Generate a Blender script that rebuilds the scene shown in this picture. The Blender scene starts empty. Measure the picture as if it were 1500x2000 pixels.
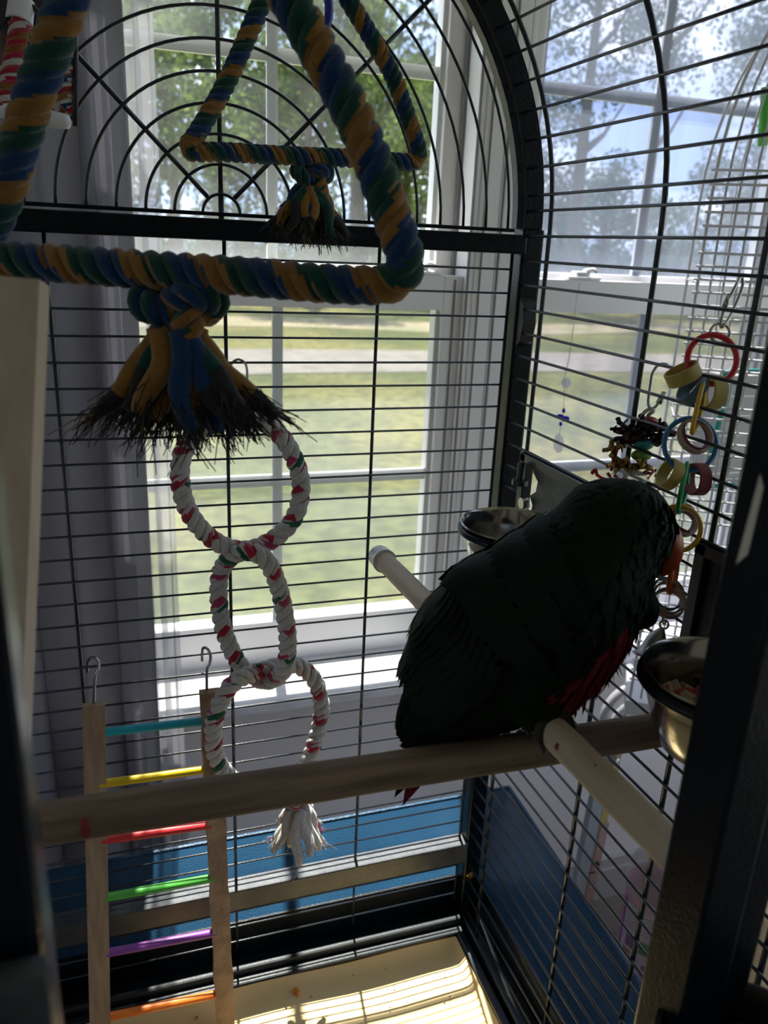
import bpy, math, random
import numpy as np
from mathutils import Vector, Matrix, noise as mnoise


EXPO, SKY, SUNE = 2.25, .66, 4.9

# ---------------------------------------------------------------- camera
S = .025
FPX = 1551.88
CAM = np.array([-10.79, -32.52, 2.73]) * S
def _rot(a, b, c):
    ca, sa, cb, sb, cc, sc = math.cos(a), math.sin(a), math.cos(b), math.sin(b), math.cos(c), math.sin(c)
    return (np.array([[ca, -sa, 0], [sa, ca, 0], [0, 0, 1]]) @ np.array([[1, 0, 0], [0, cb, -sb], [0, sb, cb]])
            @ np.array([[cc, 0, sc], [0, 1, 0], [-sc, 0, cc]]))
RM = _rot(-.3298, -.323, -.0464)
scene = bpy.context.scene
col = scene.collection
cam_d = bpy.data.cameras.new('camera'); cam = bpy.data.objects.new('camera', cam_d); col.objects.link(cam)
cam_d.sensor_fit = 'HORIZONTAL'; cam_d.sensor_width = 36; cam_d.lens = 36 * FPX / 1500
cam_d.clip_start = .01; cam_d.clip_end = 500
cam_d.dof.use_dof = True; cam_d.dof.focus_distance = .74; cam_d.dof.aperture_fstop = 11
m = Matrix.Identity(4)
for i in range(3):
    m[i][0] = RM[i, 0]; m[i][1] = RM[i, 2]; m[i][2] = -RM[i, 1]; m[i][3] = CAM[i]
cam.matrix_world = m
scene.camera = cam

# ---------------------------------------------------------------- exposure
vs = scene.view_settings
vs.view_transform = 'Standard'; vs.look = 'None'; vs.gamma = 1; vs.exposure = EXPO; vs.use_curve_mapping = False
scene.cycles.transparent_max_bounces = 24
scene.cycles.max_bounces = 10
scene.cycles.diffuse_bounces = 6

# ---------------------------------------------------------------- sky with broken clouds
w = bpy.data.worlds.new('sky'); scene.world = w; w.use_nodes = True
nt = w.node_tree; nt.nodes.clear()
def N(nt, t, **k):
    n = nt.nodes.new(t)
    for a, b in k.items(): setattr(n, a, b)
    return n
wo = N(nt, 'ShaderNodeOutputWorld'); bg = N(nt, 'ShaderNodeBackground'); tc = N(nt, 'ShaderNodeTexCoord')
nz = N(nt, 'ShaderNodeTexNoise'); nz.inputs['Scale'].default_value = 3.2; nz.inputs['Detail'].default_value = 7; nz.inputs['Roughness'].default_value = .6
mp = N(nt, 'ShaderNodeMapping'); mp.inputs['Scale'].default_value = (1, 1, 2.2)
rp = N(nt, 'ShaderNodeValToRGB')
rp.color_ramp.elements[0].position = .47; rp.color_ramp.elements[0].color = (.27, .36, .58, 1)
rp.color_ramp.elements[1].position = .66; rp.color_ramp.elements[1].color = (.92, .95, 1.0, 1)
nt.links.new(tc.outputs['Generated'], mp.inputs[0]); nt.links.new(mp.outputs[0], nz.inputs['Vector'])
nt.links.new(nz.outputs['Fac'], rp.inputs[0]); nt.links.new(rp.outputs[0], bg.inputs[0])
bg.inputs[1].default_value = SKY
nt.links.new(bg.outputs[0], wo.inputs[0])

# ---------------------------------------------------------------- sun
sd = bpy.data.lights.new('sun', 'SUN'); sd.energy = SUNE; sd.angle = math.radians(.55); sd.color = (1, .95, .86)
sun = bpy.data.objects.new('sun', sd); col.objects.link(sun)
SUN_EL = math.radians(67)
sdir = Vector((-.13 * math.cos(SUN_EL), -math.cos(SUN_EL), -math.sin(SUN_EL))).normalized()
sun.rotation_euler = sdir.to_track_quat('-Z', 'Y').to_euler(); sun.location = (0, 3, 6)

# ================================================================ helpers
def ray(x, y): return RM @ np.array([(x - 750) / FPX, 1, (1000 - y) / FPX])
def at(x, y, X=None, Y=None, Z=None, D=None):
    """point of the place that the photograph shows at pixel x,y, on a plane X/Y/Z = const or at depth D"""
    r = ray(x, y)
    if X is not None: t = (X - CAM[0]) / r[0]
    elif Y is not None: t = (Y - CAM[1]) / r[1]
    elif Z is not None: t = (Z - CAM[2]) / r[2]
    else: t = D
    return Vector(CAM + r * t)
def at_pl(x, y, p0, n):
    r = Vector(ray(x, y)); c = Vector(CAM)
    return c + r * ((p0 - c).dot(n) / r.dot(n))
RX, FW, UP = Vector(RM[:, 0]), Vector(RM[:, 1]), Vector(RM[:, 2])
rnd = random.Random(7)
V = Vector

class MB:
    def __init__(s): s.v = []; s.f = []; s.m = []
    def add(s, vs, fs, mi=0):
        o = len(s.v); s.v.extend([tuple(p) for p in vs])
        for f in fs: s.f.append(tuple(i + o for i in f)); s.m.append(mi)
    def box(s, lo, hi, mi=0, bev=0):
        x0, y0, z0 = lo; x1, y1, z1 = hi
        if bev <= 0:
            s.add([(x0, y0, z0), (x1, y0, z0), (x1, y1, z0), (x0, y1, z0), (x0, y0, z1), (x1, y0, z1), (x1, y1, z1), (x0, y1, z1)],
                  [(0, 3, 2, 1), (4, 5, 6, 7), (0, 1, 5, 4), (1, 2, 6, 5), (2, 3, 7, 6), (3, 0, 4, 7)], mi)
        else:
            s.hull_box(lo, hi, bev, mi)
    def hull_box(s, lo, hi, b, mi=0):
        import bmesh
        bm = bmesh.new(); bmesh.ops.create_cube(bm, size=1)
        for v in bm.verts:
            v.co = V([(lo[i] + hi[i]) / 2 + v.co[i] * (hi[i] - lo[i]) for i in range(3)])
        bmesh.ops.bevel(bm, geom=list(bm.edges), offset=b, segments=2, affect='EDGES', profile=.5)
        bm.verts.index_update()
        s.add([v.co[:] for v in bm.verts], [[v.index for v in f.verts] for f in bm.faces], mi); bm.free()
    def obox(s, c, ax, hs, mi=0):
        """oriented box: centre, three unit axes, half sizes"""
        vs = []
        for k in (-1, 1):
            for j, i in ((-1, -1), (-1, 1), (1, 1), (1, -1)):
                vs.append(c + ax[0] * (i * hs[0]) + ax[1] * (j * hs[1]) + ax[2] * (k * hs[2]))
        s.add(vs, [(0, 3, 2, 1), (4, 5, 6, 7), (0, 1, 5, 4), (1, 2, 6, 5), (2, 3, 7, 6), (3, 0, 4, 7)], mi)
    def tube(s, pts, r, n=8, closed=False, cap=True, mi=0, flat=1.0, up=None, colf=None):
        pts = [V(p) for p in pts]; L = len(pts)
        if not hasattr(r, '__len__'): r = [r] * L
        T = []
        for i in range(L):
            if closed: t = pts[(i + 1) % L] - pts[i - 1]
            else: t = pts[min(i + 1, L - 1)] - pts[max(i - 1, 0)]
            T.append(t.normalized() if t.length > 1e-9 else V((0, 0, 1)))
        u = V(up) if up else (V((0, 0, 1)) if abs(T[0].z) < .9 else V((1, 0, 0)))
        u = (u - T[0] * u.dot(T[0])).normalized()
        o = len(s.v); Us = []
        for i in range(L):
            u = (u - T[i] * u.dot(T[i])).normalized(); Us.append(u)
        if closed:   # spread the frame's leftover turn
            e = (u - T[0] * u.dot(T[0])).normalized(); a = math.atan2(e.cross(Us[0]).dot(T[0]), e.dot(Us[0]))
            Us = [Matrix.Rotation(a * i / L, 3, T[i]) @ Us[i] for i in range(L)]
        for i in range(L):
            w_ = T[i].cross(Us[i])
            for k in range(n):
                a = 2 * math.pi * k / n
                s.v.append(tuple(pts[i] + Us[i] * (math.cos(a) * r[i]) + w_ * (math.sin(a) * r[i] * flat)))
        R = L if closed else L - 1
        for i in range(R):
            j = (i + 1) % L
            for k in range(n):
                l = (k + 1) % n
                s.f.append((o + i * n + k, o + i * n + l, o + j * n + l, o + j * n + k))
                s.m.append(colf(i, k) if colf else mi)
        if cap and not closed:
            s.f.append(tuple(o + k for k in range(n))[::-1]); s.m.append(colf(0, 0) if colf else mi)
            s.f.append(tuple(o + (L - 1) * n + k for k in range(n))); s.m.append(colf(L - 2, 0) if colf else mi)
        return Us, T
    def lathe(s, prof, c, axis=(0, 0, 1), n=32, mi=0):
        a = V(axis).normalized(); u = a.orthogonal().normalized(); w_ = a.cross(u); o = len(s.v); c = V(c)
        for r, h in prof:
            for k in range(n):
                t = 2 * math.pi * k / n
                s.v.append(tuple(c + a * h + u * (r * math.cos(t)) + w_ * (r * math.sin(t))))
        for i in range(len(prof) - 1):
            for k in range(n):
                l = (k + 1) % n
                s.f.append((o + i * n + k, o + i * n + l, o + (i + 1) * n + l, o + (i + 1) * n + k)); s.m.append(mi)
    def ell(s, c, ax, rr, nu=14, nv=9, mi=0):
        c = V(c); o = len(s.v)
        for j in range(nv + 1):
            p = math.pi * j / nv
            for i in range(nu):
                a = 2 * math.pi * i / nu
                s.v.append(tuple(c + ax[0] * (rr[0] * math.sin(p) * math.cos(a)) + ax[1] * (rr[1] * math.sin(p) * math.sin(a)) + ax[2] * (rr[2] * math.cos(p))))
        for j in range(nv):
            for i in range(nu):
                k = (i + 1) % nu
                s.f.append((o + j * nu + i, o + (j + 1) * nu + i, o + (j + 1) * nu + k, o + j * nu + k)); s.m.append(mi)
    def mesh(s, name, mats, smooth=True):
        me = bpy.data.meshes.new(name); me.from_pydata(s.v, [], s.f)
        if not isinstance(mats, (list, tuple)): mats = [mats]
        for a in mats: me.materials.append(a)
        me.polygons.foreach_set('material_index', s.m)
        me.polygons.foreach_set('use_smooth', [smooth] * len(s.f))
        me.validate(); me.update()
        return me
    def build(s, name, mats, parent=None, smooth=True, sharp=None):
        ob = bpy.data.objects.new(name, s.mesh(name, mats, smooth)); col.objects.link(ob)
        if sharp: ob.data.set_sharp_from_angle(angle=math.radians(sharp))
        attach(ob, parent)
        return ob
WL = {}
def attach(ob, parent):
    """parent a part whose mesh is written in place coordinates"""
    if parent is None: WL[ob.name] = V((0, 0, 0)); return
    ob.parent = parent
    ob.location = -WL[parent.name]; WL[ob.name] = V((0, 0, 0))
def thing(name, label, cat, loc, group=None):
    o = bpy.data.objects.new(name, None); col.objects.link(o); o.empty_display_size = .02
    o.location = V(loc); WL[o.name] = V(loc); tag(o, label, cat, group); return o
def tag(o, label, cat, group=None, kind=None):
    if label: o['label'] = label
    if cat: o['category'] = cat
    if group: o['group'] = group
    if kind: o['kind'] = kind
    return o
def place(me, name, parent, loc, rot=None):
    o = bpy.data.objects.new(name, me); col.objects.link(o); o.parent = parent
    o.location = V(loc) - WL[parent.name]; WL[o.name] = V(loc)
    if rot: o.rotation_euler = rot
    return o
def spline(P, n=8, closed=False):
    P = [V(p) for p in P]; L = len(P); out = []
    R = L if closed else L - 1
    for i in range(R):
        if closed: p0, p1, p2, p3 = P[i - 1], P[i], P[(i + 1) % L], P[(i + 2) % L]
        else: p0, p1, p2, p3 = P[max(i - 1, 0)], P[i], P[i + 1], P[min(i + 2, L - 1)]
        for k in range(n):
            t = k / n
            out.append(.5 * ((2 * p1) + (-p0 + p2) * t + (2 * p0 - 5 * p1 + 4 * p2 - p3) * t * t + (-p0 + 3 * p1 - 3 * p2 + p3) * t ** 3))
    if not closed: out.append(P[-1].copy())
    return out
def resample(P, step, closed=False):
    Q = P + [P[0]] if closed else P
    d = [0]
    for i in range(1, len(Q)): d.append(d[-1] + (Q[i] - Q[i - 1]).length)
    n = max(4, int(d[-1] / step)); out = []; j = 0
    for k in range(n if closed else n + 1):
        t = d[-1] * k / n
        while j < len(d) - 2 and d[j + 1] < t: j += 1
        q = (t - d[j]) / max(1e-9, d[j + 1] - d[j]); out.append(Q[j].lerp(Q[j + 1], min(1, q)))
    return out, d[-1]
def rope(mb, P, R, pitch, pal, closed=False, ns=3, ring=8, cl=2.4, hand=1, spp=15, patch=None):
    """laid rope: ns twisted strands about the path, every strand made of yarns of the colours pal"""
    Q, L = resample(P, pitch / spp, closed); n = len(Q)
    turns = L / pitch
    if closed: turns = max(1, round(turns * ns) / ns)
    T = []
    for i in range(n):
        t = (Q[(i + 1) % n] - Q[i - 1]) if closed else (Q[min(i + 1, n - 1)] - Q[max(i - 1, 0)])
        T.append(t.normalized())
    u = T[0].orthogonal().normalized(); U = []
    for i in range(n):
        u = (u - T[i] * u.dot(T[i])).normalized(); U.append(u.copy())
    if closed:
        e = (u - T[0] * u.dot(T[0])).normalized(); a = math.atan2(e.cross(U[0]).dot(T[0]), e.dot(U[0]))
        U = [Matrix.Rotation(a * i / n, 3, T[i]) @ U[i] for i in range(n)]
    ro, rs = (R * .56, R * .475) if ns == 3 else (R * .62, R * .41)
    npal = len(pal)
    for s_ in range(ns):
        pts = []; rad = []
        for i in range(n + (1 if closed else 0)):
            ii = i % n
            a = hand * 2 * math.pi * turns * i / (n if closed else n - 1) + 2 * math.pi * s_ / ns
            if i == n: a = hand * 2 * math.pi * turns + 2 * math.pi * s_ / ns
            w_ = T[ii].cross(U[ii])
            pts.append(Q[ii] + U[ii] * (ro * math.cos(a)) + w_ * (ro * math.sin(a)))
        dirs = [pts[i] - Q[i % n] for i in range(len(pts))]
        def cf(i, k, s_=s_):
            if patch:
                a_ = (i // spp) * ns + s_; c_ = patch[a_ % len(patch)]
                return c_ if c_ and ((k - (i % spp) * .45 + 2) % ring) < ring * .45 else 0
            t = k / ring + .5 / ring + i / spp / cl + s_ * .37
            return pal[int(t * npal) % npal]
        # strand ring built in a frame that points away from the rope's axis
        o = len(mb.v)
        for i, p in enumerate(pts):
            tt = (pts[min(i + 1, len(pts) - 1)] - pts[max(i - 1, 0)]).normalized()
            e1 = (dirs[i] - tt * dirs[i].dot(tt)).normalized(); e2 = tt.cross(e1)
            for k in range(ring):
                a = 2 * math.pi * k / ring
                mb.v.append(tuple(p + e1 * (rs * .92 * math.cos(a)) + e2 * (rs * math.sin(a))))
        for i in range(len(pts) - 1):
            for k in range(ring):
                l = (k + 1) % ring
                mb.f.append((o + i * ring + k, o + i * ring + l, o + (i + 1) * ring + l, o + (i + 1) * ring + k)); mb.m.append(cf(i, k))
        if not closed:
            mb.f.append(tuple(o + k for k in range(ring))); mb.m.append(cf(0, 0))
            mb.f.append(tuple(o + (len(pts) - 1) * ring + k for k in range(ring))); mb.m.append(cf(0, 0))

# ---------------------------------------------------------------- materials
def mat(name, c, rough=.6, metal=0, c2=None, ns=20, bump=0, bs=200, spec=.5, coat=0, stretch=None, det=4, ramp=(.35, .65), sheen=0):
    a = bpy.data.materials.new(name); a.use_nodes = True; t = a.node_tree; b = t.nodes['Principled BSDF']
    b.inputs['Base Color'].default_value = (*c, 1); b.inputs['Roughness'].default_value = rough; b.inputs['Metallic'].default_value = metal
    b.inputs['Specular IOR Level'].default_value = spec; b.inputs['Coat Weight'].default_value = coat
    if sheen: b.inputs['Sheen Weight'].default_value = sheen
    tc = N(t, 'ShaderNodeTexCoord'); mp = N(t, 'ShaderNodeMapping'); t.links.new(tc.outputs['Object'], mp.inputs[0])
    if stretch: mp.inputs['Scale'].default_value = stretch
    if c2:
        n = N(t, 'ShaderNodeTexNoise'); n.inputs['Scale'].default_value = ns; n.inputs['Detail'].default_value = det
        r = N(t, 'ShaderNodeValToRGB'); r.color_ramp.elements[0].color = (*c, 1); r.color_ramp.elements[1].color = (*c2, 1)
        r.color_ramp.elements[0].position, r.color_ramp.elements[1].position = ramp
        t.links.new(mp.outputs[0], n.inputs['Vector']); t.links.new(n.outputs['Fac'], r.inputs[0]); t.links.new(r.outputs[0], b.inputs['Base Color'])
    if bump:
        n = N(t, 'ShaderNodeTexNoise'); n.inputs['Scale'].default_value = bs; n.inputs['Detail'].default_value = 3
        k = N(t, 'ShaderNodeBump'); k.inputs['Strength'].default_value = bump; k.inputs['Distance'].default_value = .002
        t.links.new(mp.outputs[0], n.inputs['Vector']); t.links.new(n.outputs['Fac'], k.inputs['Height']); t.links.new(k.outputs[0], b.inputs['Normal'])
    return a
def sheer(name, c, tr, tl=.4, ns=30, streak=None, c2=None):
    """thin cloth or dusty glass: see-through share tr, the rest diffuse / translucent"""
    a = bpy.data.materials.new(name); a.use_nodes = True; t = a.node_tree; t.nodes.clear()
    o = N(t, 'ShaderNodeOutputMaterial'); T = N(t, 'ShaderNodeBsdfTransparent'); D = N(t, 'ShaderNodeBsdfDiffuse'); L = N(t, 'ShaderNodeBsdfTranslucent')
    m1 = N(t, 'ShaderNodeMixShader'); m2 = N(t, 'ShaderNodeMixShader')
    D.inputs[0].default_value = (*c, 1); L.inputs[0].default_value = (*(c2 or c), 1); m1.inputs[0].default_value = tl
    t.links.new(D.outputs[0], m1.inputs[1]); t.links.new(L.outputs[0], m1.inputs[2])
    t.links.new(m1.outputs[0], m2.inputs[1]); t.links.new(T.outputs[0], m2.inputs[2]); m2.inputs[0].default_value = tr
    if streak:
        tc = N(t, 'ShaderNodeTexCoord'); mp = N(t, 'ShaderNodeMapping'); mp.inputs['Scale'].default_value = streak
        n = N(t, 'ShaderNodeTexNoise'); n.inputs['Scale'].default_value = ns; n.inputs['Detail'].default_value = 5
        r = N(t, 'ShaderNodeMapRange'); r.inputs['From Min'].default_value = .3; r.inputs['From Max'].default_value = .7
        r.inputs['To Min'].default_value = tr - .12; r.inputs['To Max'].default_value = min(1, tr + .08)
        t.links.new(tc.outputs['Object'], mp.inputs[0]); t.links.new(mp.outputs[0], n.inputs['Vector']); t.links.new(n.outputs['Fac'], r.inputs['Value'])
        t.links.new(r.outputs[0], m2.inputs[0])
    t.links.new(m2.outputs[0], o.inputs[0])
    return a, t, m2
def glassy(name, c, tr, gl=.06, rough=.02, streak=None, ns=4, amp=.1, haze=(.8, .82, .85)):
    a, t, m2 = sheer(name, haze, tr, .5, ns, streak)
    m2o = m2.outputs[0]; o = [n for n in t.nodes if n.type == 'OUTPUT_MATERIAL'][0]
    for n in t.nodes:
        if n.type == 'BSDF_TRANSPARENT': n.inputs[0].default_value = (*c, 1)
    g = N(t, 'ShaderNodeBsdfGlossy'); g.inputs['Roughness'].default_value = rough
    lw = N(t, 'ShaderNodeLayerWeight'); lw.inputs[0].default_value = .5
    pw = N(t, 'ShaderNodeMath', operation='POWER'); pw.inputs[1].default_value = 4; ml = N(t, 'ShaderNodeMath', operation='MULTIPLY_ADD'); ml.inputs[1].default_value = .35; ml.inputs[2].default_value = .025
    t.links.new(lw.outputs['Facing'], pw.inputs[0]); t.links.new(pw.outputs[0], ml.inputs[0])
    mx = N(t, 'ShaderNodeMixShader'); t.links.new(ml.outputs[0], mx.inputs[0]); t.links.new(m2o, mx.inputs[1]); t.links.new(g.outputs[0], mx.inputs[2])
    t.links.new(mx.outputs[0], o.inputs[0])
    return a

M = {}
M['coat'] = mat('navy_powder_coat', (.0012, .004, .008), .30, 0, bump=.2, bs=420, spec=.26)
M['skirt'] = mat('blue_powder_coat', (.012, .054, .115), .32, 0, (.010, .044, .095), 8, bump=.3, bs=520, spec=.3)
M['wire'] = mat('dark_wire', (.010, .015, .024), .38, 0, bump=.2, bs=300, spec=.6)
M['rail'] = mat('blue_black_rail', (.006, .010, .016), .32, 0, bump=.08, bs=420, spec=.5)
M['steel'] = mat('polished_steel', (.42, .41, .40), .17, 1, bump=.03, bs=60)
M['zinc'] = mat('zinc_plated', (.50, .49, .47), .3, 1)
M['nickel'] = mat('nickel_wire', (.45, .44, .42), .25, 1)
M['plate'] = mat('galvanised_plate', (.07, .075, .085), .45, .6, (.045, .05, .058), 60, bump=.2, bs=200)
M['rubber'] = mat('black_rubber', (.012, .012, .013), .45)
M['perch'] = mat('weathered_dowel', (.27, .19, .13), .75, 0, (.14, .095, .062), 75, bump=.5, bs=120, stretch=(.12, 1.6, 1.6), det=8)
M['dowel'] = mat('pale_dowel', (.56, .45, .33), .65, 0, (.47, .37, .27), 80, bump=.2, bs=120, stretch=(1.6, .12, 1.6), det=7)
M['pine'] = mat('pine_rail', (.42, .29, .20), .7, 0, (.30, .20, .13), 90, bump=.3, bs=120, stretch=(1.5, 1.5, .12), det=8)
M['chewed'] = mat('chewed_pine', (.44, .29, .19), .85, 0, (.30, .19, .12), 60, bump=1.0, bs=220, det=8)
M['board'] = mat('pale_board', (.62, .50, .38), .7, 0, (.52, .40, .29), 70, bump=.2, bs=100, stretch=(1.5, 1.5, .1), det=8)
M['white_plastic'] = mat('white_plastic', (.72, .72, .78), .35)
M['vinyl'] = mat('white_vinyl_frame', (.86, .85, .86), .42, 0, (.83, .82, .83), 6)
M['vinylgrey'] = mat('grey_gasket', (.19, .19, .20), .6)  # plain grey for gaskets, jamb tracks and casing grooves
M['sill'] = mat('painted_sill', (.80, .78, .82), .5, 0, (.66, .65, .69), 24, bump=.15, bs=40, det=8)
M['wall'] = mat('wall_paint', (.88, .83, .83), .85, 0, (.86, .81, .81), 4, bump=.08, bs=200)
M['ceil'] = mat('ceiling_paint', (.80, .79, .78), .9, 0, (.78, .77, .76), 5)
M['carpet'] = mat('brown_grey_carpet', (.20, .17, .15), 1, 0, (.36, .31, .27), 260, bump=1, bs=500, det=6)
M['trim'] = mat('white_baseboard', (.55, .52, .51), .5)
M['paper'] = mat('cream_tray_paper', (.86, .64, .31), .55, 0, (.82, .60, .28), 3, bump=.05, bs=12)
M['pellet'] = mat('orange_pellet', (.75, .26, .05), .7)
M['crumb'] = mat('crumb', (.35, .2, .09), .8)
M['dust'] = mat('dried_spot', (.42, .36, .22), .8)
for nm, c in dict(ropeyel=(.27, .13, .028), ropeblu=(.006, .038, .125), ropegrn=(.006, .056, .043), ropewhi=(.58, .54, .52), ropered=(.42, .02, .05), ropepink=(.45, .05, .14), ropedkg=(.03, .13, .08)).items():
    M[nm] = mat(nm, c, .95, 0, tuple(x * .82 for x in c), 260, bump=.5, bs=900, spec=.1, sheen=.35, det=6)
M['fringe'] = mat('dark_fringe', (.014, .013, .014), .95, sheen=.1)
def plas(nm, c, r=.35): M[nm] = mat(nm, c, r); return M[nm]
plas('red', (.55, .015, .03)); plas('yellow', (.62, .36, .02)); plas('blue', (.03, .16, .36)); plas('green', (.02, .34, .12)); plas('orange', (.72, .17, .03))
plas('deepblue', (.02, .02, .30)); plas('maroon', (.17, .02, .03), .6); plas('teal', (.02, .22, .18), .4)
M['woodyel'] = mat('yellow_stained_wood', (.42, .33, .08), .6, 0, (.36, .27, .06), 40, bump=.1)
M['woodblu'] = mat('blue_stained_wood', (.08, .15, .20), .6, 0, (.06, .12, .16), 40, bump=.1)
M['woodred'] = mat('red_stained_wood', (.20, .03, .035), .6, 0, (.16, .02, .025), 40, bump=.1)
M['woodraw'] = mat('raw_ring_wood', (.36, .27, .23), .65, 0, (.29, .2, .17), 50, bump=.1)
M['r_teal'] = mat('turquoise_rung', (.01, .40, .52), .45, 0, (.01, .35, .47), 30)
M['r_yel'] = mat('yellow_rung', (.75, .52, .01), .45, 0, (.68, .46, .01), 30)
M['r_red'] = mat('red_rung', (.65, .03, .04), .45)
M['r_grn'] = mat('green_rung', (.10, .50, .07), .45, 0, (.09, .44, .06), 30)
M['r_pur'] = mat('purple_rung', (.27, .07, .36), .45, 0, (.23, .06, .31), 30)
M['r_ora'] = mat('orange_rung', (.85, .20, .02), .45, 0, (.75, .17, .02), 30)
M['rattan'] = mat('dark_crinkle', (.05, .02, .025), .8); M['crinky'] = mat('straw_crinkle', (.38, .24, .05), .7)
M['ribbonp'] = mat('pink_ribbon', (.50, .08, .16), .5); M['ribbonr'] = mat('red_ribbon', (.45, .02, .03), .5)
M['beadteal'] = mat('teal_bead', (.03, .20, .22), .4); M['beadgrn'] = mat('green_bead', (.13, .28, .04), .4); M['beadred'] = mat('red_bead', (.20, .01, .015), .35)
M['cord'] = mat('white_cord', (.60, .55, .52), .9)
M['bwhite'] = mat('white_wire_coat', (.60, .60, .62), .35)
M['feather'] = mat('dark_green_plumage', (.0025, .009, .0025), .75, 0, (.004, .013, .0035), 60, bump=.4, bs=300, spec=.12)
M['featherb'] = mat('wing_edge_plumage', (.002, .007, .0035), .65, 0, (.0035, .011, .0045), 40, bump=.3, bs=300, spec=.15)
M['featherr'] = mat('red_flank_plumage', (.13, .005, .012), .7, spec=.2)
M['featherd'] = mat('pale_under_tail', (.16, .14, .11), .7)
M['beak'] = mat('orange_beak', (.33, .055, .012), .35, 0, (.26, .03, .01), 30)
M['skin'] = mat('grey_scaly_skin', (.022, .02, .018), .6, bump=1, bs=700)
M['claw'] = mat('claw', (.02, .018, .017), .4)
M['eye'] = mat('eye', (.004, .003, .003), .08)
M['iris'] = mat('orange_iris', (.20, .07, .01), .3)
M['sheercur'] = sheer('white_sheer_cloth', (.55, .55, .60), .62, .55, 30)[0]
M['greycur'] = sheer('grey_woven_cloth', (.36, .35, .40), .03, .32, 60, c2=(.17, .17, .21))[0]
M['beigecur'] = sheer('taupe_woven_cloth', (.46, .39, .34), .02, .25, 60, c2=(.15, .125, .11))[0]
M['hemcloth'] = sheer('backlit_hem_cloth', (.50, .50, .54), .15, .55, 60)[0]  # lighter than the grey curtain: window light shining through, put into the colour
M['glass'] = glassy('clean_glass', (.95, .97, .96), .95, streak=(1, 1, 1), ns=2)
M['dusty'] = glassy('dusty_glass', (.94, .95, .99), .71, streak=(6, 1, .5), ns=3, haze=(.28, .32, .39))
M['clear'] = glassy('clear_plastic', (.95, .95, .95), .75)
M['crystal'] = glassy('cut_crystal', (.9, .9, .95), .45); M['bluegem'] = glassy('blue_gem', (.15, .15, .8), .5, haze=(.05, .06, .5))
M['greenclear'] = mat('green_plastic', (.03, .45, .02), .35)
M['greenclear'].node_tree.nodes['Principled BSDF'].inputs['Transmission Weight'].default_value = .3

# tray paper shows faint waves; lighter mottled blue-grey on the lower bar
M['bar'] = mat('mottled_bar', (.03, .035, .05), .42, 0, (.055, .06, .07), 50, bump=.12, bs=160, spec=.5)

# ================================================================ the room
YW = .45                                # plane of the lower sashes
RWX_ = 1.35
ZT, ZF, ZC = 0.0, -1.40, 1.20
def struct(name, mb, mats, smooth=False, sharp=None):
    o = mb.build(name, mats, None, smooth, sharp); o['kind'] = 'structure'; return o
W1 = (-.31, .295); W2 = (.372, .975); WB, WT = -.645, .93     # openings of the two windows
b = MB()
b.box((-2.6, YW + .02, ZF), (W1[0], YW + .08, ZC)); b.box((W2[1], YW + .02, ZF), (RWX_, YW + .08, ZC))
b.box((W1[0], YW + .02, ZF), (W2[1], YW + .08, WB)); b.box((W1[0], YW + .02, WT), (W2[1], YW + .08, ZC))
b.box((W1[1], YW + .02, WB), (W2[0], YW + .08, WT))
struct('wall_back', b, M['wall'])
b = MB(); b.box((-2.7, -3.2, ZF - .1), (RWX_ + .1, YW + .08, ZF)); struct('floor', b, M['carpet'])
b = MB(); b.box((-2.7, -3.2, ZC), (RWX_ + .1, YW + .08, ZC + .1)); struct('ceiling', b, M['ceil'])
b = MB()      # side wall with a wide unseen window, added to let fill light in
LWY, LWZ = (-1.7, -.10), (-.9, .85)
b.box((-2.7, -3.2, ZF), (-2.6, YW + .08, LWZ[0])); b.box((-2.7, -3.2, LWZ[1]), (-2.6, YW + .08, ZC)); b.box((-2.7, -3.2, LWZ[0]), (-2.6, LWY[0], LWZ[1])); b.box((-2.7, LWY[1], LWZ[0]), (-2.6, YW + .08, LWZ[1]))
struct('wall_left', b, M['wall'])
b = MB()
b.box((-2.68, LWY[0], LWZ[0]), (-2.59, LWY[1], LWZ[0] + .04)); b.box((-2.68, LWY[0], LWZ[1] - .04), (-2.59, LWY[1], LWZ[1])); b.box((-2.68, LWY[0], LWZ[0] + .04), (-2.59, LWY[0] + .04, LWZ[1] - .04)); b.box((-2.68, LWY[1] - .04, LWZ[0] + .04), (-2.59, LWY[1], LWZ[1] - .04)); b.box((-2.66, (LWY[0] + LWY[1]) / 2 - .02, LWZ[0] + .04), (-2.61, (LWY[0] + LWY[1]) / 2 + .02, LWZ[1] - .04))
w3 = struct('window_3', b, M['vinyl']); b = MB(); b.box((-2.642, LWY[0] + .04, LWZ[0] + .04), (-2.638, LWY[1] - .04, LWZ[1] - .04)); b.build('pane', M['glass'], w3, False)
b = MB()      # near side wall; its unseen window is added and enlarged for fill light
RWX, RY, RZ = 1.35, (-1.5, .32), (-1.0, .95)
b.box((RWX, -3.2, ZF), (RWX + .1, YW + .08, RZ[0])); b.box((RWX, -3.2, RZ[1]), (RWX + .1, YW + .08, ZC)); b.box((RWX, -3.2, RZ[0]), (RWX + .1, RY[0], RZ[1])); b.box((RWX, RY[1], RZ[0]), (RWX + .1, YW + .08, RZ[1]))
struct('wall_right', b, M['wall'])
b = MB()
for y in (RY[0], (RY[0] + RY[1]) / 2 - .02, RY[1] - .04): b.box((RWX + .02, y, RZ[0]), (RWX + .08, y + .04, RZ[1]))
for z in (RZ[0], .08, RZ[1] - .04): b.box((RWX + .025, RY[0] + .04, z), (RWX + .075, RY[1] - .04, z + .04))
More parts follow.
